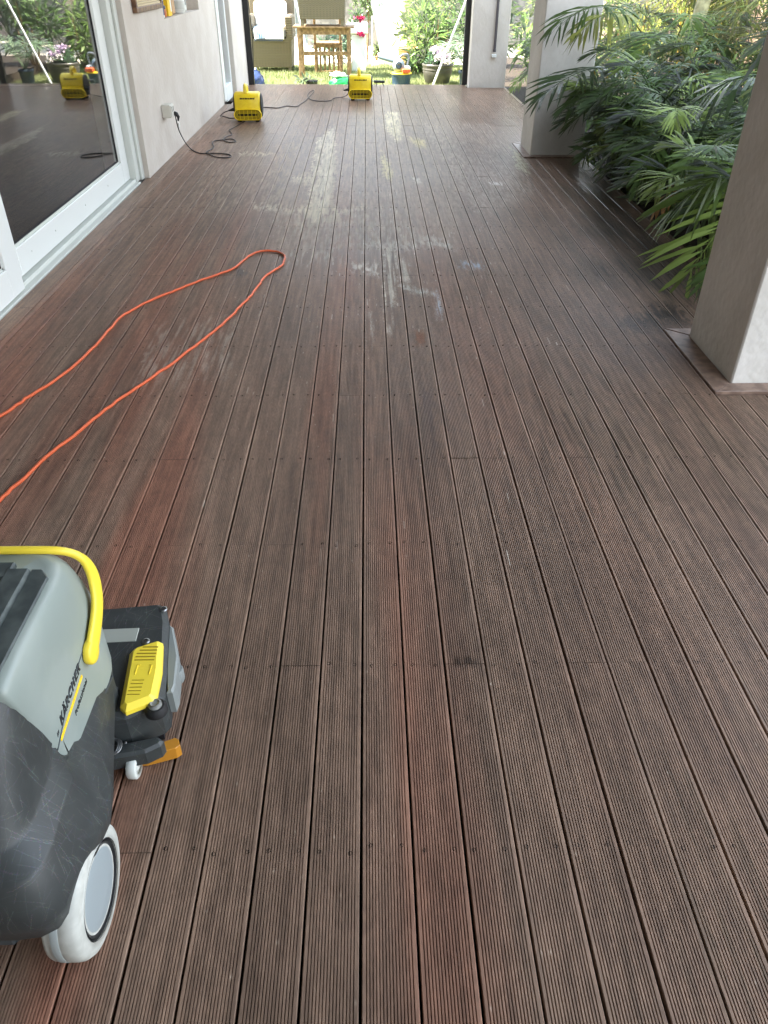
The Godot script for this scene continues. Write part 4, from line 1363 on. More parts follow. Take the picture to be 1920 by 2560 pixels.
# ---------------------------------------------------------------- things on the house wall
func wall_things() -> void:
	var o := thing("power_outlet", "pale weatherproof power outlet box on the house wall above the looped cord", "power outlet", Vector3(-1.64, 0.35, -6.82))
	var st := begin()
	add_box(st, Vector3(-1.638, 0.302, -6.885), Vector3(-1.568, 0.396, -6.765), 0.005)
	put("casing", fin(st), mat(srgb(204, 202, 190), 0.5), o)
	st = begin()
	add_box(st, Vector3(-1.568, 0.309, -6.878), Vector3(-1.562, 0.389, -6.772), 0.002)
	put("face_plate", fin(st), mat(srgb(214, 212, 202), 0.45), o)
	st = begin()
	for z in [-6.80, -6.85]:
		add_box(st, Vector3(-1.5625, 0.345, z - 0.008), Vector3(-1.5605, 0.38, z + 0.008), 0.001)
	put("switch", fin(st), mat(srgb(96, 94, 90), 0.5), o)
	var p := thing("power_plug", "black plug with a white cable tag in the wall outlet", "plug", Vector3(-1.56, 0.32, -6.86))
	put("plug_body", tube([Vector3(-1.563, 0.325, -6.862), Vector3(-1.545, 0.318, -6.86), Vector3(-1.532, 0.30, -6.858), Vector3(-1.54, 0.27, -6.865)], [0.017, 0.017, 0.012, 0.006], 10), M.black, p)
	put("cable_tag", box(Vector3(-1.558, 0.215, -6.905), Vector3(-1.540, 0.25, -6.88), 0.001), mat(srgb(222, 220, 214), 0.6), p)
	var f := thing("picture_frame", "brown wooden frame with a pale print hung on the house wall", "picture frame", Vector3(-1.64, 1.3, -6.77))
	var wood := tri_mat(ramp_tex(81, 0.04, srgb(86, 60, 42), srgb(122, 92, 66), 128), 3.0, 0.5)
	var pale := mat(srgb(196, 178, 138), 0.55)
	for e in [[1.022, 1.055, -7.18, -6.36], [1.62, 1.655, -7.18, -6.36]]:
		put("frame_bar", box(Vector3(-1.638, e[0], e[2]), Vector3(-1.605, e[1], e[3]), 0.003), wood, f)
	for e in [[-7.18, -7.145], [-6.395, -6.36]]:
		put("frame_bar", box(Vector3(-1.638, 1.055, e[0]), Vector3(-1.605, 1.62, e[1]), 0.003), wood, f)
	for k in 3:
		put("inner_moulding", box(Vector3(-1.638, 1.055 + 0.014 * k, -7.145), Vector3(-1.612 - 0.006 * k, 1.068 + 0.014 * k, -6.395), 0.002), pale, f)
	put("print", box(Vector3(-1.638, 1.098, -7.145), Vector3(-1.632, 1.62, -6.395)), tri_mat(ramp_tex(82, 0.03, srgb(148, 138, 90), srgb(232, 220, 128), 256, 3), 2.0, 0.5), f)
	# bottles and boxes in the niche
	var y := 0.942
	var b := thing("spray_bottle", "white bottle with a dark blue label at the near end of the wall niche", "bottle", Vector3(-1.70, y, -7.42))
	put("bottle_body", lathe([[0.03, 0.0], [0.036, 0.006], [0.036, 0.15], [0.03, 0.18], [0.014, 0.2], [0.013, 0.215]], Vector3(-1.69, y, -7.42), Vector3.UP, 20), M.white, b)
	put("bottle_label", lathe([[0.0365, 0.02], [0.0365, 0.12]], Vector3(-1.69, y, -7.42), Vector3.UP, 20), mat(srgb(40, 50, 104), 0.5), b)
	put("bottle_cap", lathe([[0.016, 0.2], [0.016, 0.235], [0.012, 0.24]], Vector3(-1.69, y, -7.42), Vector3.UP, 16), M.black, b)
	b = thing("small_jar", "small orange and black jar beside the bottle in the niche", "jar", Vector3(-1.70, y, -7.57))
	put("jar_body", lathe([[0.026, 0.0], [0.03, 0.004], [0.03, 0.045], [0.022, 0.055]], Vector3(-1.70, y, -7.57), Vector3.UP, 16), mat(srgb(196, 110, 52), 0.5), b)
	put("jar_lid", lathe([[0.026, 0.055], [0.026, 0.075], [0.02, 0.08]], Vector3(-1.70, y, -7.57), Vector3.UP, 16), M.black, b)
	b = thing("yellow_box", "upright bright yellow box in the wall niche", "box", Vector3(-1.70, y, -7.73))
	put("carton", box(Vector3(-1.76, y, -7.80), Vector3(-1.672, y + 0.28, -7.66), 0.003), mat(srgb(238, 196, 20), 0.5), b)
	put("side_panel", box(Vector3(-1.6725, y + 0.03, -7.795), Vector3(-1.6705, y + 0.27, -7.75)), M.white, b)
	b = thing("folded_bag", "tan and green packet leaning in the niche behind the yellow box", "packet", Vector3(-1.71, y, -7.97))
	put("packet", box(Vector3(-1.75, y, -8.03), Vector3(-1.69, y + 0.2, -7.90), 0.012), mat(srgb(186, 150, 110), 0.7), b)
	put("packet_band", box(Vector3(-1.752, y + 0.11, -8.032), Vector3(-1.688, y + 0.26, -7.94), 0.01), mat(srgb(48, 82, 70), 0.7), b)
	b = thing("white_jug", "squat white plastic jug in the wall niche", "jug", Vector3(-1.70, y, -8.22))
	put("jug_body", lathe([[0.055, 0.0], [0.065, 0.01], [0.066, 0.12], [0.05, 0.17], [0.025, 0.2], [0.024, 0.22]], Vector3(-1.71, y, -8.22), Vector3.UP, 24), M.white, b)
	put("jug_ribs", lathe([[0.0665, 0.03], [0.068, 0.04], [0.0665, 0.05], [0.0668, 0.07], [0.068, 0.08], [0.0665, 0.09]], Vector3(-1.71, y, -8.22), Vector3.UP, 24), M.white_dull, b)
	b = thing("white_tube", "slim white container at the far end of the niche", "container", Vector3(-1.71, y, -8.5))
	put("container_body", box(Vector3(-1.75, y, -8.55), Vector3(-1.69, y + 0.16, -8.45), 0.01), M.white_dull, b)
	put("container_mark", box(Vector3(-1.692, y + 0.05, -8.515), Vector3(-1.688, y + 0.10, -8.485)), mat(srgb(90, 96, 100), 0.6), b)


# ---------------------------------------------------------------- palms along the right
func leaf_mat(c: Color, rough := 0.42, back := 0.35) -> StandardMaterial3D:
	var m := mat(c.linear_to_srgb(), rough)
	m.backlight_enabled = true
	m.backlight = Color(back, back, back)
	m.metallic_specular = 0.28
	return m


func palms() -> void:
	var greens := [
		leaf_mat(Color(0.054, 0.096, 0.016), 0.5), leaf_mat(Color(0.084, 0.136, 0.022), 0.5), leaf_mat(Color(0.15, 0.205, 0.038), 0.5),
		leaf_mat(Color(0.032, 0.056, 0.016), 0.36), leaf_mat(Color(0.2, 0.215, 0.04), 0.5), leaf_mat(Color(0.036, 0.066, 0.012), 0.5)]
	var cane := mat(srgb(96, 116, 60), 0.5)
	var gold := mat(srgb(176, 150, 66), 0.5)
	# [x, z, height, fronds, kind, lean x]
	var spots := [
		[2.15, -3.75, 0.75, 16, 0], [2.45, -4.25, 1.05, 18, 0], [2.2, -4.75, 0.85, 20, 0], [2.6, -5.2, 1.1, 18, 0], [2.15, -5.55, 0.8, 20, 0],
		[2.35, -6.1, 1.05, 20, 0], [2.05, -6.55, 0.72, 18, 0], [2.7, -6.5, 1.15, 18, 0], [2.25, -7.2, 0.95, 16, 0], [2.75, -7.7, 1.2, 12, 1],
		[3.2, -5.6, 1.5, 10, 1], [3.3, -7.0, 1.6, 11, 1], [3.0, -8.6, 1.4, 11, 1], [3.6, -9.6, 1.7, 10, 1], [2.5, -9.4, 1.1, 10, 1],
		[2.9, -4.2, 1.35, 9, 1], [2.3, -10.8, 0.9, 9, 0],
		[1.98, -4.3, 0.8, 22, 0], [2.0, -5.1, 1.0, 26, 0], [1.98, -5.85, 1.05, 26, 0], [2.05, -6.35, 1.05, 26, 0], [2.3, -5.6, 1.0, 26, 0], [2.5, -6.9, 1.05, 22, 0], [2.5, -4.8, 0.95, 22, 0]]
	var labels := [
		"low dark palm clump behind the near pillar", "palm beside the near pillar with fronds over its top", "bushy palm hanging over the deck edge just past the near pillar",
		"taller palm behind the bushy clump past the near pillar", "dense low palm in the middle of the planting, touching the deck", "broad green palm in the middle of the planting",
		"low palm next to the far pillar spilling onto the deck", "tall palm rising behind the middle of the planting", "palm close behind the far pillar",
		"feathery tall palm beyond the far pillar", "tall slender palm against the fence behind the middle clumps", "tall palm against the fence behind the far pillar",
		"slim yellow stemmed palm further back near the fence", "tallest palm at the far end of the fence", "palm showing between the far pillar and the white pier",
		"upright palm near the fence behind the near pillar", "small palm at the foot of the white pier",
		"dark low palm on the deck edge with a dry brown leaf above it", "dense fine leaved palm overhanging the deck edge in the middle", "fine leaved palm bulging over the deck edge before the grey pillar", "fine leaved palm pressed against the grey pillar's near face", "bushy palm one row back from the middle of the deck edge", "tall bushy palm behind the grey pillar's right side", "bushy palm one row back behind the near pillar's arching dark frond"]
	var made := []
	for i in spots.size():
		var s = spots[i]
		var base := Vector3(s[0], -0.08, s[1])
		var p := thing("palm_plant", labels[i], "palm", base, "palms planted along the deck")
		made.append(p)
		var st := begin()
		var canes := 3 + (i % 3)
		var heads := []
		for c in canes:
			var a := TAU * c / canes + rng.randf()
			var foot := base + Vector3(cos(a), 0, sin(a)) * rng.randf_range(0.03, 0.12)
			var head := foot + Vector3(cos(a) * 0.12, s[2] * (rng.randf_range(0.25, 0.62) if s[4] == 0 else rng.randf_range(0.35, 0.7)), sin(a) * 0.12)
			heads.append(head)
			add_tube(st, [foot, foot.lerp(head, 0.5) + Vector3(0.01, 0, 0.01), head], [0.014, 0.012, 0.009], 6)
		put("stem", fin(st), gold if s[4] == 1 else cane, p)
		var n: int = s[3]
		for k in n:
			var a := TAU * k / n * 1.618 * 2.0 + rng.randf() * 0.5
			var hd: Vector3 = heads[k % canes]
			var t := rng.randf_range(0.35, 1.0)
			var reach: float = (0.62 if s[4] == 0 else 0.85) * rng.randf_range(0.75, 1.15)
			var rise: float = lerpf(0.55, -0.22, t) * (0.8 if s[4] == 0 else 1.1)
			var tip := hd + Vector3(cos(a) * reach * lerpf(0.6, 1.0, t), rise, sin(a) * reach * lerpf(0.6, 1.0, t))
			if tip.x < 1.55 and tip.y < 0.9:
				tip.x = lerpf(tip.x, 1.65, 0.7)
			tip.y = maxf(tip.y, 0.05)
			var gm = greens[[0, 1, 2, 5, 5][rng.randi() % 5]] if s[4] == 0 else greens[[1, 2, 4, 0][rng.randi() % 4]]
			if s[4] == 0:
				put("frond", frond_mesh(hd, tip, rng.randf_range(0.1, 0.3), rng.randf_range(0.17, 0.25), 0.016, 22, rng.randf_range(0.3, 0.8), rng.randf_range(0.05, 0.5), 0.16), gm, p)
			else:
				put("frond", frond_mesh(hd, tip, 0.34, 0.34, 0.017, 28, 0.7, 0.25, 0.18), gm, p)
	# fronds with a place of their own
	var q: Node3D = made[6]
	put("frond", frond_mesh(Vector3(2.05, 0.62, -6.78), Vector3(1.27, 0.50, -6.32), 0.22, 0.36, 0.022, 24, 0.5, 0.1, 0.1), greens[3], q)
	put("frond", frond_mesh(Vector3(2.1, 0.98, -6.9), Vector3(1.33, 0.94, -6.42), 0.22, 0.36, 0.02, 24, 0.9, 0.1, 0.1), greens[0], q)
	put("frond", frond_mesh(Vector3(2.1, 0.9, -6.8), Vector3(1.52, 0.92, -6.35), 0.25, 0.34, 0.02, 20, 1.0, 0.1, 0.2), greens[4], q)
	put("frond", frond_mesh(Vector3(2.05, 0.5, -6.7), Vector3(1.5, 0.42, -6.45), 0.12, 0.3, 0.02, 22, 0.9, 0.1, 0.1), greens[5], q)
	q = made[1]
	put("frond", frond_mesh(Vector3(2.3, 0.80, -4.9), Vector3(1.72, 0.40, -5.0), 0.26, 0.46, 0.03, 20, 0.85, 0.05, 0.08), greens[3], q)
	put("frond", frond_mesh(Vector3(2.0, 0.46, -3.95), Vector3(1.56, 0.10, -3.62), 0.16, 0.42, 0.024, 20, 0.35, 0.1, 0.1), greens[2], q)
	put("frond", frond_mesh(Vector3(2.0, 0.50, -4.0), Vector3(1.52, 0.30, -3.95), 0.16, 0.40, 0.024, 20, 0.4, 0.1, 0.1), greens[1], q)
	put("frond", frond_mesh(Vector3(2.05, 1.5, -4.1), Vector3(1.88, 0.85, -4.0), 0.12, 0.30, 0.026, 14, 0.9, 0.1, 0.2), greens[3], q)
	q = made[2]
	put("dry_frond", frond_mesh(Vector3(1.88, 0.36, -4.72), Vector3(1.70, 0.12, -4.66), 0.05, 0.14, 0.03, 9, 1.8, -0.2, 0.1), mat(srgb(168, 132, 88), 0.8), q)
	# canes of yellow stemmed bamboo in front of the fence
	var nth := ["first", "second", "third", "fourth", "fifth", "sixth", "seventh", "eighth", "ninth", "tenth", "eleventh", "twelfth", "thirteenth", "fourteenth"]
	for k in 14:
		var z := -6.3 - k * 0.42 - rng.randf() * 0.2
		var x := rng.randf_range(3.3, 4.2)
		var st := begin()
		var h := rng.randf_range(2.4, 3.4)
		var pts := []
		var rr := []
		var lean := Vector3(rng.randf_range(-0.12, 0.12), 0, rng.randf_range(-0.12, 0.12))
		for e in 11:
			var t := e / 10.0
			pts.append(Vector3(x, -0.1, z) + lean * t * t * h + Vector3.UP * h * t)
			rr.append(0.018 * (1.0 - 0.5 * t))
		add_tube(st, pts, rr, 6)
		for e in range(1, 10):
			add_lathe(st, [[rr[e], -0.004], [rr[e] * 1.25, 0.0], [rr[e], 0.004]], pts[e], Vector3.UP, 6, false)
		var c := thing("bamboo_cane", "yellow green bamboo cane by the brown fence, %s counted away from the near pillar" % nth[k], "bamboo", Vector3(x, -0.1, z), "bamboo canes along the fence")
		put("culm", fin(st), gold if k % 3 else cane, c)
		put("foliage", leaf_cloud(Vector3(x, 1.2, z) + lean * 1.5, Vector3(0.32, 1.0, 0.32), 520, 0.24, 0.016, -0.7), greens[[2, 4, 4][k % 3]], c)
	# pale trunk leaning in the planting
	var tr := thing("leaning_palm_tree", "pale yellow leaning palm trunk rising behind the planting", "palm trunk", Vector3(3.0, -0.1, -8.3))
	put("trunk", tube(smooth_path([Vector3(2.88, -0.1, -8.05), Vector3(2.95, 0.5, -8.1), Vector3(3.06, 1.1, -8.2), Vector3(3.2, 2.2, -8.35)], 5), 0.062, 12), tri_mat(ramp_tex(91, 0.04, srgb(150, 144, 104), srgb(204, 196, 150), 128), 2.0, 0.6), tr)
	for k in 7:
		var a := TAU * k / 7
		put("frond", frond_mesh(Vector3(3.2, 2.2, -8.35), Vector3(3.2 + cos(a) * 1.2, 2.3, -8.35 + sin(a) * 1.2), 0.5, 0.45, 0.03, 22, 0.6), greens[1], tr)
	# low ground cover under the palms
	var gc := put("ground_cover", leaf_cloud(Vector3(2.6, 0.0, -6.5), Vector3(0.9, 0.16, 4.2), 2600, 0.16, 0.04, 0.6), greens[0])
	gc.set_meta("kind", "stuff")
	tag(gc, "dark leafy undergrowth on the soil beneath the palms", "undergrowth")


# ---------------------------------------------------------------- the sunlit garden at the far end
func wicker_mat() -> StandardMaterial3D:
	var W := 128
	var px := PackedByteArray()
	px.resize(W * W * 3)
	var hh := PackedByteArray()
	hh.resize(W * W)
	for y in W:
		for x in W:
			var row := y / 8
			var ph := sin((x / 16.0 + (row % 2)) * PI)
			var e := sin(fmod(y, 8.0) / 8.0 * PI)
			var t := clampf(0.45 + 0.35 * e + 0.2 * ph * e, 0, 1)
			var i := y * W + x
			px[i * 3] = int(lerpf(58, 118, t))
			px[i * 3 + 1] = int(lerpf(52, 108, t))
			px[i * 3 + 2] = int(lerpf(42, 88, t))
			hh[i] = int(t * 255)
	var m := tri_mat(ImageTexture.create_from_image(Image.create_from_data(W, W, false, Image.FORMAT_RGB8, px)), 5.0, 0.7)
	return m


func wicker_chair(at: Vector3, turn: float, label: String) -> Node3D:
	var c := thing("wicker_armchair", label, "armchair", at, "wicker armchairs")
	c.rotation.y = turn
	c.scale = Vector3(1.15, 1.25, 1.1)
	var w := wicker_mat()
	var strips := mat(srgb(104, 96, 78), 0.7)
	# tapered base: a box that widens to the top
	var st := begin()
	var ring := func(hw: float, hd: float, y: float) -> PackedVector3Array:
		return PackedVector3Array([Vector3(-hw, y, -hd), Vector3(hw, y, -hd), Vector3(hw, y, hd), Vector3(-hw, y, hd)])
	add_loft(st, [ring.call(0.30, 0.29, 0.07), ring.call(0.32, 0.31, 0.40)], true, true, false)
	fput(c, "base", fin(st), w)
	# woven cane rows on the front and sides, each a raised strand
	st = begin()
	for i in 17:
		var y := 0.08 + i * 0.019
		var t := (y - 0.07) / 0.33
		var hw := lerpf(0.30, 0.32, t) + 0.002
		var hd := lerpf(0.29, 0.31, t) + 0.002
		add_box(st, Vector3(-hw, y, -hd), Vector3(hw, y + 0.011, hd), 0.003)
	var sw := fput(c, "weave", fin(st), strips)
	sw.set_meta("kind", "stuff")
	for sd in [-1.0, 1.0]:
		st = begin()
		add_box(st, Vector3(sd * 0.29 - 0.05, 0.38, -0.30), Vector3(sd * 0.29 + 0.05, 0.66, 0.31), 0.02)
		var ar := fput(c, "arm", fin(st), w)
		st = begin()
		for i in 13:
			add_box(st, Vector3(sd * 0.29 - 0.053, 0.40 + i * 0.019, -0.30), Vector3(sd * 0.29 + 0.053, 0.411 + i * 0.019, 0.313), 0.003)
		fput(ar, "weave", fin(st), strips).set_meta("kind", "stuff")
	st = begin()
	add_box(st, Vector3(-0.34, 0.38, -0.33), Vector3(0.34, 0.95, -0.25), 0.03)
	fput(c, "backrest", fin(st), w)
	for x in [-0.27, 0.27]:
		for z in [-0.26, 0.26]:
			fput(c, "leg", box(Vector3(x - 0.022, 0, z - 0.022), Vector3(x + 0.022, 0.08, z + 0.022), 0.003), strips)
	return c


func far_garden() -> void:
	var L := LAWN
	var wood := tri_mat(ramp_tex(92, 0.05, srgb(116, 92, 64), srgb(150, 122, 90), 128), 2.0, 0.55)
	var white_cloth := mat(srgb(226, 226, 220), 0.9)
	# --- wicker armchair with cushions and towels
	var wc := wicker_chair(Vector3(-1.62, L, -15.1), 0.0, "wicker armchair standing on the lawn with towels over it")
	var cu := thing("seat_cushion", "thick white cushion on the wicker armchair", "cushion", Vector3(-1.62, L + 0.4, -15.1))
	put("pad", box(Vector3(-1.90, L + 0.502, -15.33), Vector3(-1.35, L + 0.64, -14.8), 0.03), white_cloth, cu)
	put("pad", box(Vector3(-1.90, L + 0.642, -15.36), Vector3(-1.35, L + 1.0, -15.25), 0.03), white_cloth, cu)
	var tw := thing("striped_towel", "blue striped white towel hanging over the front of the armchair", "towel", Vector3(-1.78, L + 0.5, -14.77))
	var st := begin()
	add_tube(st, [Vector3(-1.79, L + 0.655, -15.1), Vector3(-1.785, L + 0.658, -14.80), Vector3(-1.78, L + 0.62, -14.745), Vector3(-1.77, L + 0.50, -14.735)], 0.085, 12, true, 0.09)
	put("cloth", fin(st), mat(srgb(176, 196, 216), 0.9), tw)
	st = begin()
	for k in 4:
		add_box(st, Vector3(-1.84 + k * 0.032, L + 0.505, -14.726), Vector3(-1.83 + k * 0.032, L + 0.62, -14.722))
	put("stripe", fin(st), mat(srgb(92, 126, 176), 0.9), tw)
	var t2 := thing("white_towel", "plain white towel with a dark fringe over the armchair front", "towel", Vector3(-1.52, L + 0.5, -14.77))
	st = begin()
	add_box(st, Vector3(-1.68, L + 0.49, -14.755), Vector3(-1.37, L + 0.66, -14.737), 0.004)
	add_box(st, Vector3(-1.68, L + 0.645, -15.2), Vector3(-1.37, L + 0.664, -14.737), 0.004)
	put("cloth", fin(st), white_cloth, t2)
	st = begin()
	for k in 26:
		add_tube(st, [Vector3(-1.86 + k * 0.0185, L + 0.50, -14.735), Vector3(-1.86 + k * 0.0185, L + 0.465, -14.732)], 0.006, 4)
	put("fringe", fin(st), mat(srgb(64, 76, 92), 0.9), t2)
	# --- wooden table, with a second armchair on it
	var tb := thing("garden_table", "brown wooden garden table with a wicker chair standing on it", "table", Vector3(-0.67, L, -13.7))
	for k in 5:
		put("plank", box(Vector3(-1.15, L + 0.70, -14.0 - 0.1 * k), Vector3(-0.20, L + 0.725, -13.905 - 0.1 * k), 0.003), wood, tb)
	put("apron", box(Vector3(-1.08, L + 0.61, -13.99), Vector3(-0.27, L + 0.70, -13.965), 0.003), wood, tb)
	put("apron", box(Vector3(-1.08, L + 0.61, -14.42), Vector3(-0.27, L + 0.70, -14.395), 0.003), wood, tb)
	for x in [-1.06, -0.29]:
		for z in [-13.97, -14.41]:
			put("leg", box(Vector3(x - 0.028, L, z - 0.028), Vector3(x + 0.028, L + 0.70, z + 0.028), 0.004), wood, tb)
	put("stretcher", box(Vector3(-1.032, L + 0.33, -13.985), Vector3(-0.318, L + 0.385, -13.962), 0.003), wood, tb)
	var w2: Node3D = wc.duplicate()
	w2.name = "wicker_armchair_001"
	add_child(w2, true)
	w2.position = Vector3(-0.69, L + 0.727, -14.22)
	w2.rotation.y = PI
	tag(w2, "wicker armchair standing up on the wooden garden table with its back turned", "armchair", "wicker armchairs")
	# --- slatted wooden chair behind the table
	var ch := thing("slat_chair", "wooden slat back chair seen between the legs of the garden table", "chair", Vector3(-0.65, L, -14.9))
	put("seat", box(Vector3(-0.88, L + 0.42, -15.1), Vector3(-0.42, L + 0.45, -14.7), 0.004), wood, ch)
	for x in [-0.86, -0.44]:
		put("leg", box(Vector3(x - 0.02, L, -14.74), Vector3(x + 0.02, L + 0.9, -14.70), 0.004), wood, ch)
		put("leg", box(Vector3(x - 0.02, L, -15.1), Vector3(x + 0.02, L + 0.42, -15.06), 0.004), wood, ch)
	for k in 5:
		put("slat", box(Vector3(-0.80 + k * 0.075, L + 0.05, -14.73), Vector3(-0.765 + k * 0.075, L + 0.38, -14.712), 0.003), wood, ch)
	put("rail", box(Vector3(-0.84, L + 0.38, -14.735), Vector3(-0.46, L + 0.42, -14.705), 0.003), wood, ch)
	put("rail", box(Vector3(-0.84, L + 0.02, -14.735), Vector3(-0.46, L + 0.05, -14.705), 0.003), wood, ch)
	var pl := thing("broad_leaf_plant", "low broad leaved plant growing behind the garden table", "plant", Vector3(-0.55, L, -16.3))
	put("foliage", leaf_cloud(Vector3(-0.5, L + 0.3, -16.3), Vector3(0.4, 0.25, 0.3), 260, 0.24, 0.06, 0.6), leaf_mat(Color(0.07, 0.13, 0.08)), pl)
	put("stem", tube([Vector3(-0.5, L, -16.3), Vector3(-0.5, L + 0.3, -16.3)], 0.02, 6), wood, pl)
	# --- white posts of the shelter behind the armchair, and dark glass
	var sh := thing("garden_room", "white framed garden room with grey glass behind the armchair", "garden room", Vector3(-2, L, -17))
	put("wall_panel", box(Vector3(-4.4, L, -17.3), Vector3(-1.15, 2.2, -17.2)), mat(srgb(120, 128, 128), 0.3), sh)
	for x in [-2.72, -2.15, -1.42]:
		put("post", box(Vector3(x - 0.06, L, -17.19), Vector3(x + 0.06, 2.2, -17.08), 0.005), M.white, sh)
	for x in [-2.45, -1.8]:
		put("mullion", box(Vector3(x - 0.02, L, -17.19), Vector3(x + 0.02, 2.2, -17.15), 0.003), M.white, sh)
	put("ledge", box(Vector3(-4.4, L, -17.19), Vector3(-1.15, L + 0.26, -16.85), 0.01), M.white, sh)
	var um := thing("folded_parasol", "white leaning pole standing beside the garden room", "pole", Vector3(-1.2, L, -16.0))
	put("shaft", tube([Vector3(-1.18, L, -16.0), Vector3(-1.62, 1.6, -16.3)], 0.025, 8), M.white, um)
	put("shaft", tube([Vector3(-1.05, L, -16.1), Vector3(-1.45, 1.6, -16.4)], 0.02, 8), M.white, um)
	var tp := thing("terracotta_pot", "terracotta pot with a dark plant on the ledge behind the armchair", "plant pot", Vector3(-2.3, L + 0.26, -16.95))
	put("pot", lathe([[0.07, 0.0], [0.10, 0.14], [0.11, 0.14], [0.11, 0.17], [0.09, 0.17]], Vector3(-2.3, L + 0.262, -17.0), Vector3.UP, 20), mat(srgb(176, 92, 62), 0.8), tp)
	put("foliage", leaf_cloud(Vector3(-2.3, L + 0.6, -17.0), Vector3(0.18, 0.2, 0.12), 120, 0.12, 0.03), leaf_mat(Color(0.05, 0.08, 0.05)), tp)
	# --- white plinth and planter with pink flowers
	var wp := thing("white_planter", "white planter on a plinth with pink flowers beside the table", "planter", Vector3(-0.12, L, -15.0))
	put("plinth", box(Vector3(-0.26, L, -15.2), Vector3(-0.02, L + 0.55, -14.95), 0.01), M.white, wp)
	put("trough", box(Vector3(-0.34, L + 0.552, -15.24), Vector3(0.02, L + 0.72, -14.92), 0.02), M.white, wp)
	put("foliage", leaf_cloud(Vector3(-0.18, L + 0.8, -15.05), Vector3(0.2, 0.12, 0.12), 150, 0.09, 0.03), leaf_mat(Color(0.06, 0.12, 0.04)), wp)
	put("blossom", leaf_cloud(Vector3(-0.14, L + 0.78, -14.96), Vector3(0.1, 0.07, 0.05), 110, 0.035, 0.035), mat(srgb(214, 64, 120), 0.8), wp)
	put("blossom", leaf_cloud(Vector3(-0.1, L + 0.57, -14.93), Vector3(0.07, 0.05, 0.03), 90, 0.035, 0.035), mat(srgb(214, 64, 120), 0.8), wp)
	# --- climber, shrubs
	var vi := thing("climbing_vine", "pale green climbing vine hanging by the dark wall behind the table", "vine", Vector3(0, L, -16.6))
	put("foliage", leaf_cloud(Vector3(0.0, 1.0, -16.6), Vector3(0.28, 0.75, 0.2), 900, 0.09, 0.05, 0.0), leaf_mat(Color(0.13, 0.20, 0.07)), vi)
	put("stem", tube([Vector3(0, L, -16.6), Vector3(0.03, 0.5, -16.62), Vector3(0, 1.4, -16.6)], 0.02, 6), wood, vi)
	put("stake", tube([Vector3(-0.08, L, -16.4), Vector3(-0.08, 0.6, -16.4)], 0.012, 6), M.white_dull, vi)
	put("stake", tube([Vector3(0.1, L, -16.4), Vector3(0.1, 0.55, -16.4)], 0.012, 6), M.white_dull, vi)
	var s1 := thing("flower_clump", "low clump of green and orange leaves on the pale gravel", "shrub", Vector3(0.3, L, -16.6))
	put("foliage", leaf_cloud(Vector3(0.28, L + 0.2, -16.6), Vector3(0.24, 0.2, 0.2), 300, 0.12, 0.03), leaf_mat(Color(0.09, 0.14, 0.04)), s1)
	put("blossom", leaf_cloud(Vector3(0.25, L + 0.1, -16.45), Vector3(0.15, 0.08, 0.1), 60, 0.06, 0.03), mat(srgb(206, 120, 50), 0.8), s1)
	# --- white lounger folded up
	var lo := thing("canvas_lounger", "white canvas lounger tilted up on the gravel", "lounger", Vector3(0.5, L, -16.4))
	put("canvas", box(Vector3(-0.22, 0, -0.01), Vector3(0.22, 1.3, 0.01), 0.004, Transform3D(Basis(Vector3.FORWARD, -0.22) * Basis(Vector3.RIGHT, -0.3), Vector3(0.55, L, -16.2))), white_cloth, lo)
	for x in [-0.24, 0.24]:
		put("frame_bar", box(Vector3(x - 0.015, 0, -0.02), Vector3(x + 0.015, 1.35, 0.02), 0.004, Transform3D(Basis(Vector3.FORWARD, -0.22) * Basis(Vector3.RIGHT, -0.3), Vector3(0.55, L, -16.2))), M.white, lo)
	put("base_block", box(Vector3(0.2, L + 0.002, -16.1), Vector3(0.62, L + 0.2, -15.9), 0.01), M.white, lo)
	# --- tan basket
	var bk := thing("wicker_basket", "tan woven basket chair behind the leaf blower", "basket", Vector3(0.78, L, -15.0))
	var tan := wicker_mat()
	tan.albedo_color = Color(1.5, 1.35, 0.95)
	st = begin()
	add_lathe(st, [[0.17, 0.0], [0.20, 0.1], [0.24, 0.34], [0.245, 0.36], [0.23, 0.36], [0.19, 0.12]], Vector3(0.77, L, -15.1), Vector3.UP, 28)
	put("basket_body", fin(st), tan, bk)
	for i in 14:
		put("band", lathe([[0.185 + i * 0.0042, 0.02 + i * 0.024], [0.192 + i * 0.0042, 0.027 + i * 0.024], [0.186 + i * 0.0043, 0.036 + i * 0.024]], Vector3(0.77, L, -15.1), Vector3.UP, 28), tan, bk)
	# --- blower on the tub
	var tu := thing("blue_tub", "dark blue tub with a yellow lid standing at the deck edge", "tub", Vector3(0.52, L, -13.2))
	put("tub_body", lathe([[0.13, 0.0], [0.145, 0.15], [0.15, 0.155], [0.155, 0.16], [0.155, 0.172]], Vector3(0.515, L, -13.1), Vector3.UP, 28), mat(srgb(42, 66, 92), 0.5), tu)
	put("tub_lid", lathe([[0.158, 0.172], [0.16, 0.178], [0.155, 0.19], [0.1, 0.196], [0.0, 0.197]], Vector3(0.515, L, -13.1), Vector3.UP, 28), mat(srgb(222, 190, 50), 0.5), tu)
	var bl := thing("leaf_blower", "grey blue leaf blower lying on the yellow lidded tub", "leaf blower", Vector3(0.5, 0.0, -13.1))
	var grey := mat(srgb(128, 146, 158), 0.45)
	put("fan_housing", lathe([[0.03, -0.05], [0.085, -0.045], [0.09, 0.0], [0.085, 0.04], [0.05, 0.05], [0.045, 0.04]], Vector3(0.47, 0.085, -13.05), Vector3(0.1, 0, 1).normalized(), 26), grey, bl)
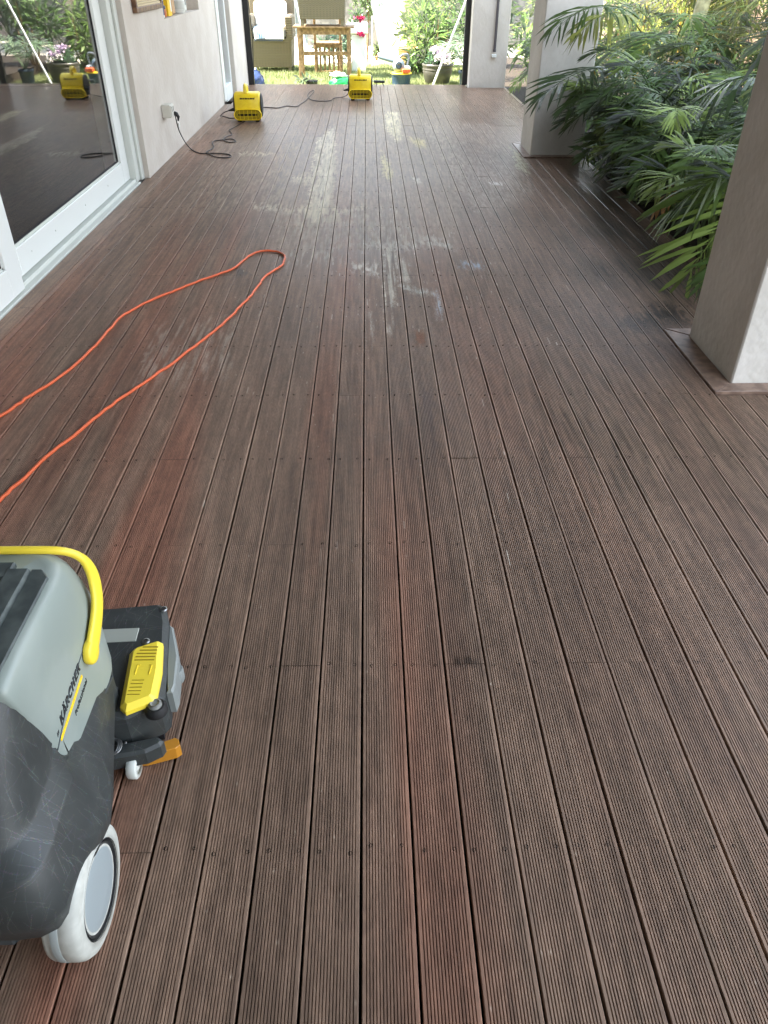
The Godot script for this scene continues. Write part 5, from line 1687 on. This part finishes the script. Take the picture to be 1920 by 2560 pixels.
	put("inlet", lathe([[0.042, 0.045], [0.03, 0.052], [0.012, 0.05]], Vector3(0.47, 0.085, -13.05), Vector3(0.1, 0, 1).normalized(), 20), mat(srgb(54, 74, 92), 0.5), bl)
	put("nozzle", tube([Vector3(0.44, 0.13, -13.08), Vector3(0.32, 0.155, -13.1), Vector3(0.16, 0.19, -13.12)], [0.034, 0.028, 0.022], 12), mat(srgb(96, 112, 124), 0.5), bl)
	put("handle", tube(smooth_path([Vector3(0.46, 0.15, -13.08), Vector3(0.52, 0.21, -13.1), Vector3(0.6, 0.22, -13.1), Vector3(0.62, 0.16, -13.1), Vector3(0.6, 0.08, -13.1)], 4), 0.016, 10), mat(srgb(104, 112, 120), 0.5), bl)
	put("motor_block", box(Vector3(0.5, 0.0, -13.15), Vector3(0.65, 0.07, -13.02), 0.012), mat(srgb(196, 204, 208), 0.5), bl)
	put("battery", box(Vector3(0.5, -0.003, -13.02), Vector3(0.62, 0.05, -12.95), 0.01, Transform3D(Basis(Vector3.UP, 0.1), Vector3(1.32, 0.0, 0.02))), mat(srgb(190, 84, 44), 0.5), bl)
	# --- the big dark pot with flowers, poles, small pot
	var bp := thing("flower_pot", "large dark glazed pot of pale lilac and white flowers", "plant pot", Vector3(1.07, L, -13.3))
	var glaze := mat(srgb(66, 66, 60), 0.35)
	put("pot", lathe([[0.15, -0.02], [0.17, 0.0], [0.215, 0.14], [0.225, 0.2], [0.222, 0.205], [0.23, 0.21], [0.23, 0.218], [0.224, 0.224], [0.228, 0.25], [0.236, 0.262], [0.236, 0.285], [0.215, 0.288], [0.2, 0.24]], Vector3(1.075, L, -13.3), Vector3.UP, 40), glaze, bp)
	put("soil", lathe([[0.205, 0.25], [0.1, 0.262], [0.0, 0.265]], Vector3(1.075, L, -13.3), Vector3.UP, 24), M.earth, bp)
	put("foliage", leaf_cloud(Vector3(1.075, L + 0.34, -13.3), Vector3(0.21, 0.12, 0.2), 700, 0.07, 0.02, 0.6), leaf_mat(Color(0.05, 0.11, 0.05)), bp)
	put("blossom", leaf_cloud(Vector3(1.09, L + 0.43, -13.28), Vector3(0.19, 0.09, 0.18), 420, 0.032, 0.03, 0.8), mat(srgb(206, 186, 214), 0.8), bp)
	put("blossom", leaf_cloud(Vector3(1.15, L + 0.36, -13.16), Vector3(0.16, 0.09, 0.1), 200, 0.03, 0.03, 0.8), mat(srgb(230, 226, 226), 0.8), bp)
	var po := thing("aluminium_pole", "long pale aluminium pole leaning beside the big flower pot", "pole", Vector3(0.9, L, -12.4))
	put("shaft", tube([Vector3(0.89, L, -12.25), Vector3(1.42, 1.05, -12.45), Vector3(1.9, 2.1, -12.65)], 0.016, 10), mat(srgb(214, 218, 220), 0.3, 0.4), po)
	var sp := thing("blue_pot", "small dark blue pot at the foot of the white pier", "plant pot", Vector3(1.45, L, -12.8))
	put("pot", lathe([[0.08, 0.0], [0.1, 0.2], [0.112, 0.21], [0.112, 0.245], [0.095, 0.245], [0.09, 0.2]], Vector3(1.46, L, -12.8), Vector3.UP, 28), mat(srgb(36, 52, 70), 0.4), sp)
	put("soil", lathe([[0.092, 0.2], [0.0, 0.21]], Vector3(1.46, L, -12.8), Vector3.UP, 20), M.earth, sp)
	var pg := leaf_mat(Color(0.13, 0.2, 0.12))
	for k in 9:
		var a := TAU * k / 9 + 0.3
		put("frond", frond_mesh(Vector3(1.46, L + 0.22, -12.8), Vector3(1.46 + cos(a) * 0.42, L + 0.45 + 0.25 * rng.randf(), -12.8 + sin(a) * 0.36), 0.3, 0.26, 0.016, 18, 0.8), pg, sp)
	# --- green mass behind: cordylines and shrubs
	var gl := [leaf_mat(Color(0.1, 0.17, 0.04)), leaf_mat(Color(0.14, 0.2, 0.05)), leaf_mat(Color(0.07, 0.13, 0.04))]
	var sl := ["bright green shrub behind the big flower pot", "yellow green bush between the basket and the flower pot", "tall leafy bush behind the white pier", "spreading bush at the back of the garden by the wall", "dense green shrub beyond the white pier by the fence", "low fan leaved plant beside the tan basket", "leafy shrub in the gap between the white pier and the grey pillar", "green bush by the fence behind the white pier gap"]
	var sc := [[1.15, -14.6, 0.55, 0.8], [0.95, -15.8, 0.5, 0.7], [1.9, -14.4, 0.6, 1.0], [1.4, -17.5, 0.9, 1.2], [3.0, -14.0, 0.8, 1.1], [0.95, -14.7, 0.3, 0.3], [2.5, -11.9, 0.55, 0.8], [3.4, -12.2, 0.7, 1.0]]
	for i in sc.size():
		var s = sc[i]
		var b := thing("garden_shrub", sl[i], "shrub", Vector3(s[0], L, s[1]))
		put("foliage", leaf_cloud(Vector3(s[0], L + s[3] * 0.75, s[1]), Vector3(s[2], s[3] * 0.75, s[2] * 0.8), int(1400 * s[2]), 0.2, 0.035, 0.5), gl[i % 3], b)
		var st2 := begin()
		for k in 4:
			var a := TAU * k / 4
			add_tube(st2, [Vector3(s[0], L, s[1]), Vector3(s[0] + cos(a) * 0.12, L + s[3] * 0.4, s[1] + sin(a) * 0.12), Vector3(s[0] + cos(a) * s[2] * 0.4, L + s[3], s[1] + sin(a) * s[2] * 0.4)], [0.02, 0.014, 0.006], 6)
		put("stem", fin(st2), wood, b)
	var tn := ["tree with a bare lower trunk at the back of the garden behind the lounger", "tree behind the garden wall above the shrubs"]
	var tc := [Vector3(0.75, L, -18.6), Vector3(2.6, L, -19.0)]
	for i in 2:
		var p: Vector3 = tc[i]
		var b := thing("garden_tree", tn[i], "tree", p)
		put("trunk", tube([p, p + Vector3(0.05, 1.2, 0), p + Vector3(-0.05, 2.6, 0.1)], [0.11, 0.09, 0.05], 10), mat(srgb(176, 164, 146), 0.8), b)
		var st2 := begin()
		for k in 5:
			var a := TAU * k / 5
			add_tube(st2, [p + Vector3(0, 1.6, 0), p + Vector3(cos(a) * 0.5, 2.4, sin(a) * 0.5), p + Vector3(cos(a) * 1.0, 3.2, sin(a) * 1.0)], [0.05, 0.03, 0.01], 6)
		put("limb", fin(st2), mat(srgb(150, 138, 120), 0.8), b)
		put("crown", leaf_cloud(p + Vector3(0, 3.0, 0), Vector3(1.5, 1.1, 1.4), 3200, 0.16, 0.07, 0.2), gl[i], b)
	# --- bags and bits at the deck edge
	var gb := thing("green_bag", "crumpled green and white plastic bag on the grass behind the far fan", "bag", Vector3(-0.4, L, -12.5))
	put("bag_body", lump(Vector3(-0.38, L + 0.09, -12.5), Vector3(0.17, 0.11, 0.12), 5, 0.35), mat(srgb(14, 138, 66), 0.35), gb)
	put("bag_mouth", lump(Vector3(-0.42, L + 0.21, -12.52), Vector3(0.11, 0.04, 0.08), 9, 0.5), mat(srgb(206, 224, 214), 0.4), gb)
	var bb := thing("blue_bag", "dark blue rubbish bag slumped by the left black blind channel", "bag", Vector3(-1.62, L, -12.4))
	put("bag_body", lump(Vector3(-1.64, L + 0.12, -12.4), Vector3(0.17, 0.17, 0.16), 15, 0.3), mat(srgb(40, 58, 104), 0.25), bb)
	put("bag_knot", lump(Vector3(-1.66, L + 0.29, -12.4), Vector3(0.05, 0.05, 0.05), 16, 0.5), mat(srgb(40, 58, 104), 0.25), bb)
	var dp := thing("seedling_pot", "black seedling pot with drooping leaves by the deck edge", "plant pot", Vector3(-0.82, L, -12.7))
	put("pot", lathe([[0.07, 0.0], [0.09, 0.1], [0.095, 0.12], [0.08, 0.12]], Vector3(-0.82, L, -12.75), Vector3.UP, 20), M.black, dp)
	put("foliage", leaf_cloud(Vector3(-0.88, L + 0.15, -12.7), Vector3(0.14, 0.05, 0.08), 40, 0.13, 0.035, 0.2), leaf_mat(Color(0.05, 0.08, 0.04)), dp)
	var nb := thing("hose_nozzle", "black handled tool lying on the deck edge right of the far fan", "tool", Vector3(0.15, 0, -11.4))
	put("grip", tube([Vector3(0.09, 0.06, -11.35), Vector3(0.23, 0.055, -11.36)], 0.016, 10), M.black, nb)
	put("hook", tube(smooth_path([Vector3(0.09, 0.06, -11.35), Vector3(0.05, 0.07, -11.36), Vector3(0.04, 0.03, -11.37), Vector3(0.07, 0.008, -11.37)], 4), 0.006, 6), M.steel, nb)
	put("prop", tube([Vector3(0.2, 0.05, -11.36), Vector3(0.22, 0.003, -11.38)], 0.006, 6), M.steel, nb)
	put("prop", tube([Vector3(0.12, 0.055, -11.355), Vector3(0.12, 0.003, -11.39)], 0.006, 6), M.steel, nb)


func lump(c: Vector3, r: Vector3, sd: int, amp: float) -> ArrayMesh:
	var n := noise(sd, 1.4, 3)
	var st := begin()
	var rings := []
	for i in range(1, 14):
		var v := PI * i / 14
		var ring := PackedVector3Array()
		for k in 22:
			var u := TAU * k / 22
			var d := Vector3(sin(v) * cos(u), cos(v), sin(v) * sin(u))
			ring.append(c + d * r * (1.0 + amp * n.get_noise_3dv(d * 1.3)))
		rings.append(ring)
	add_loft(st, rings)
	return fin(st)
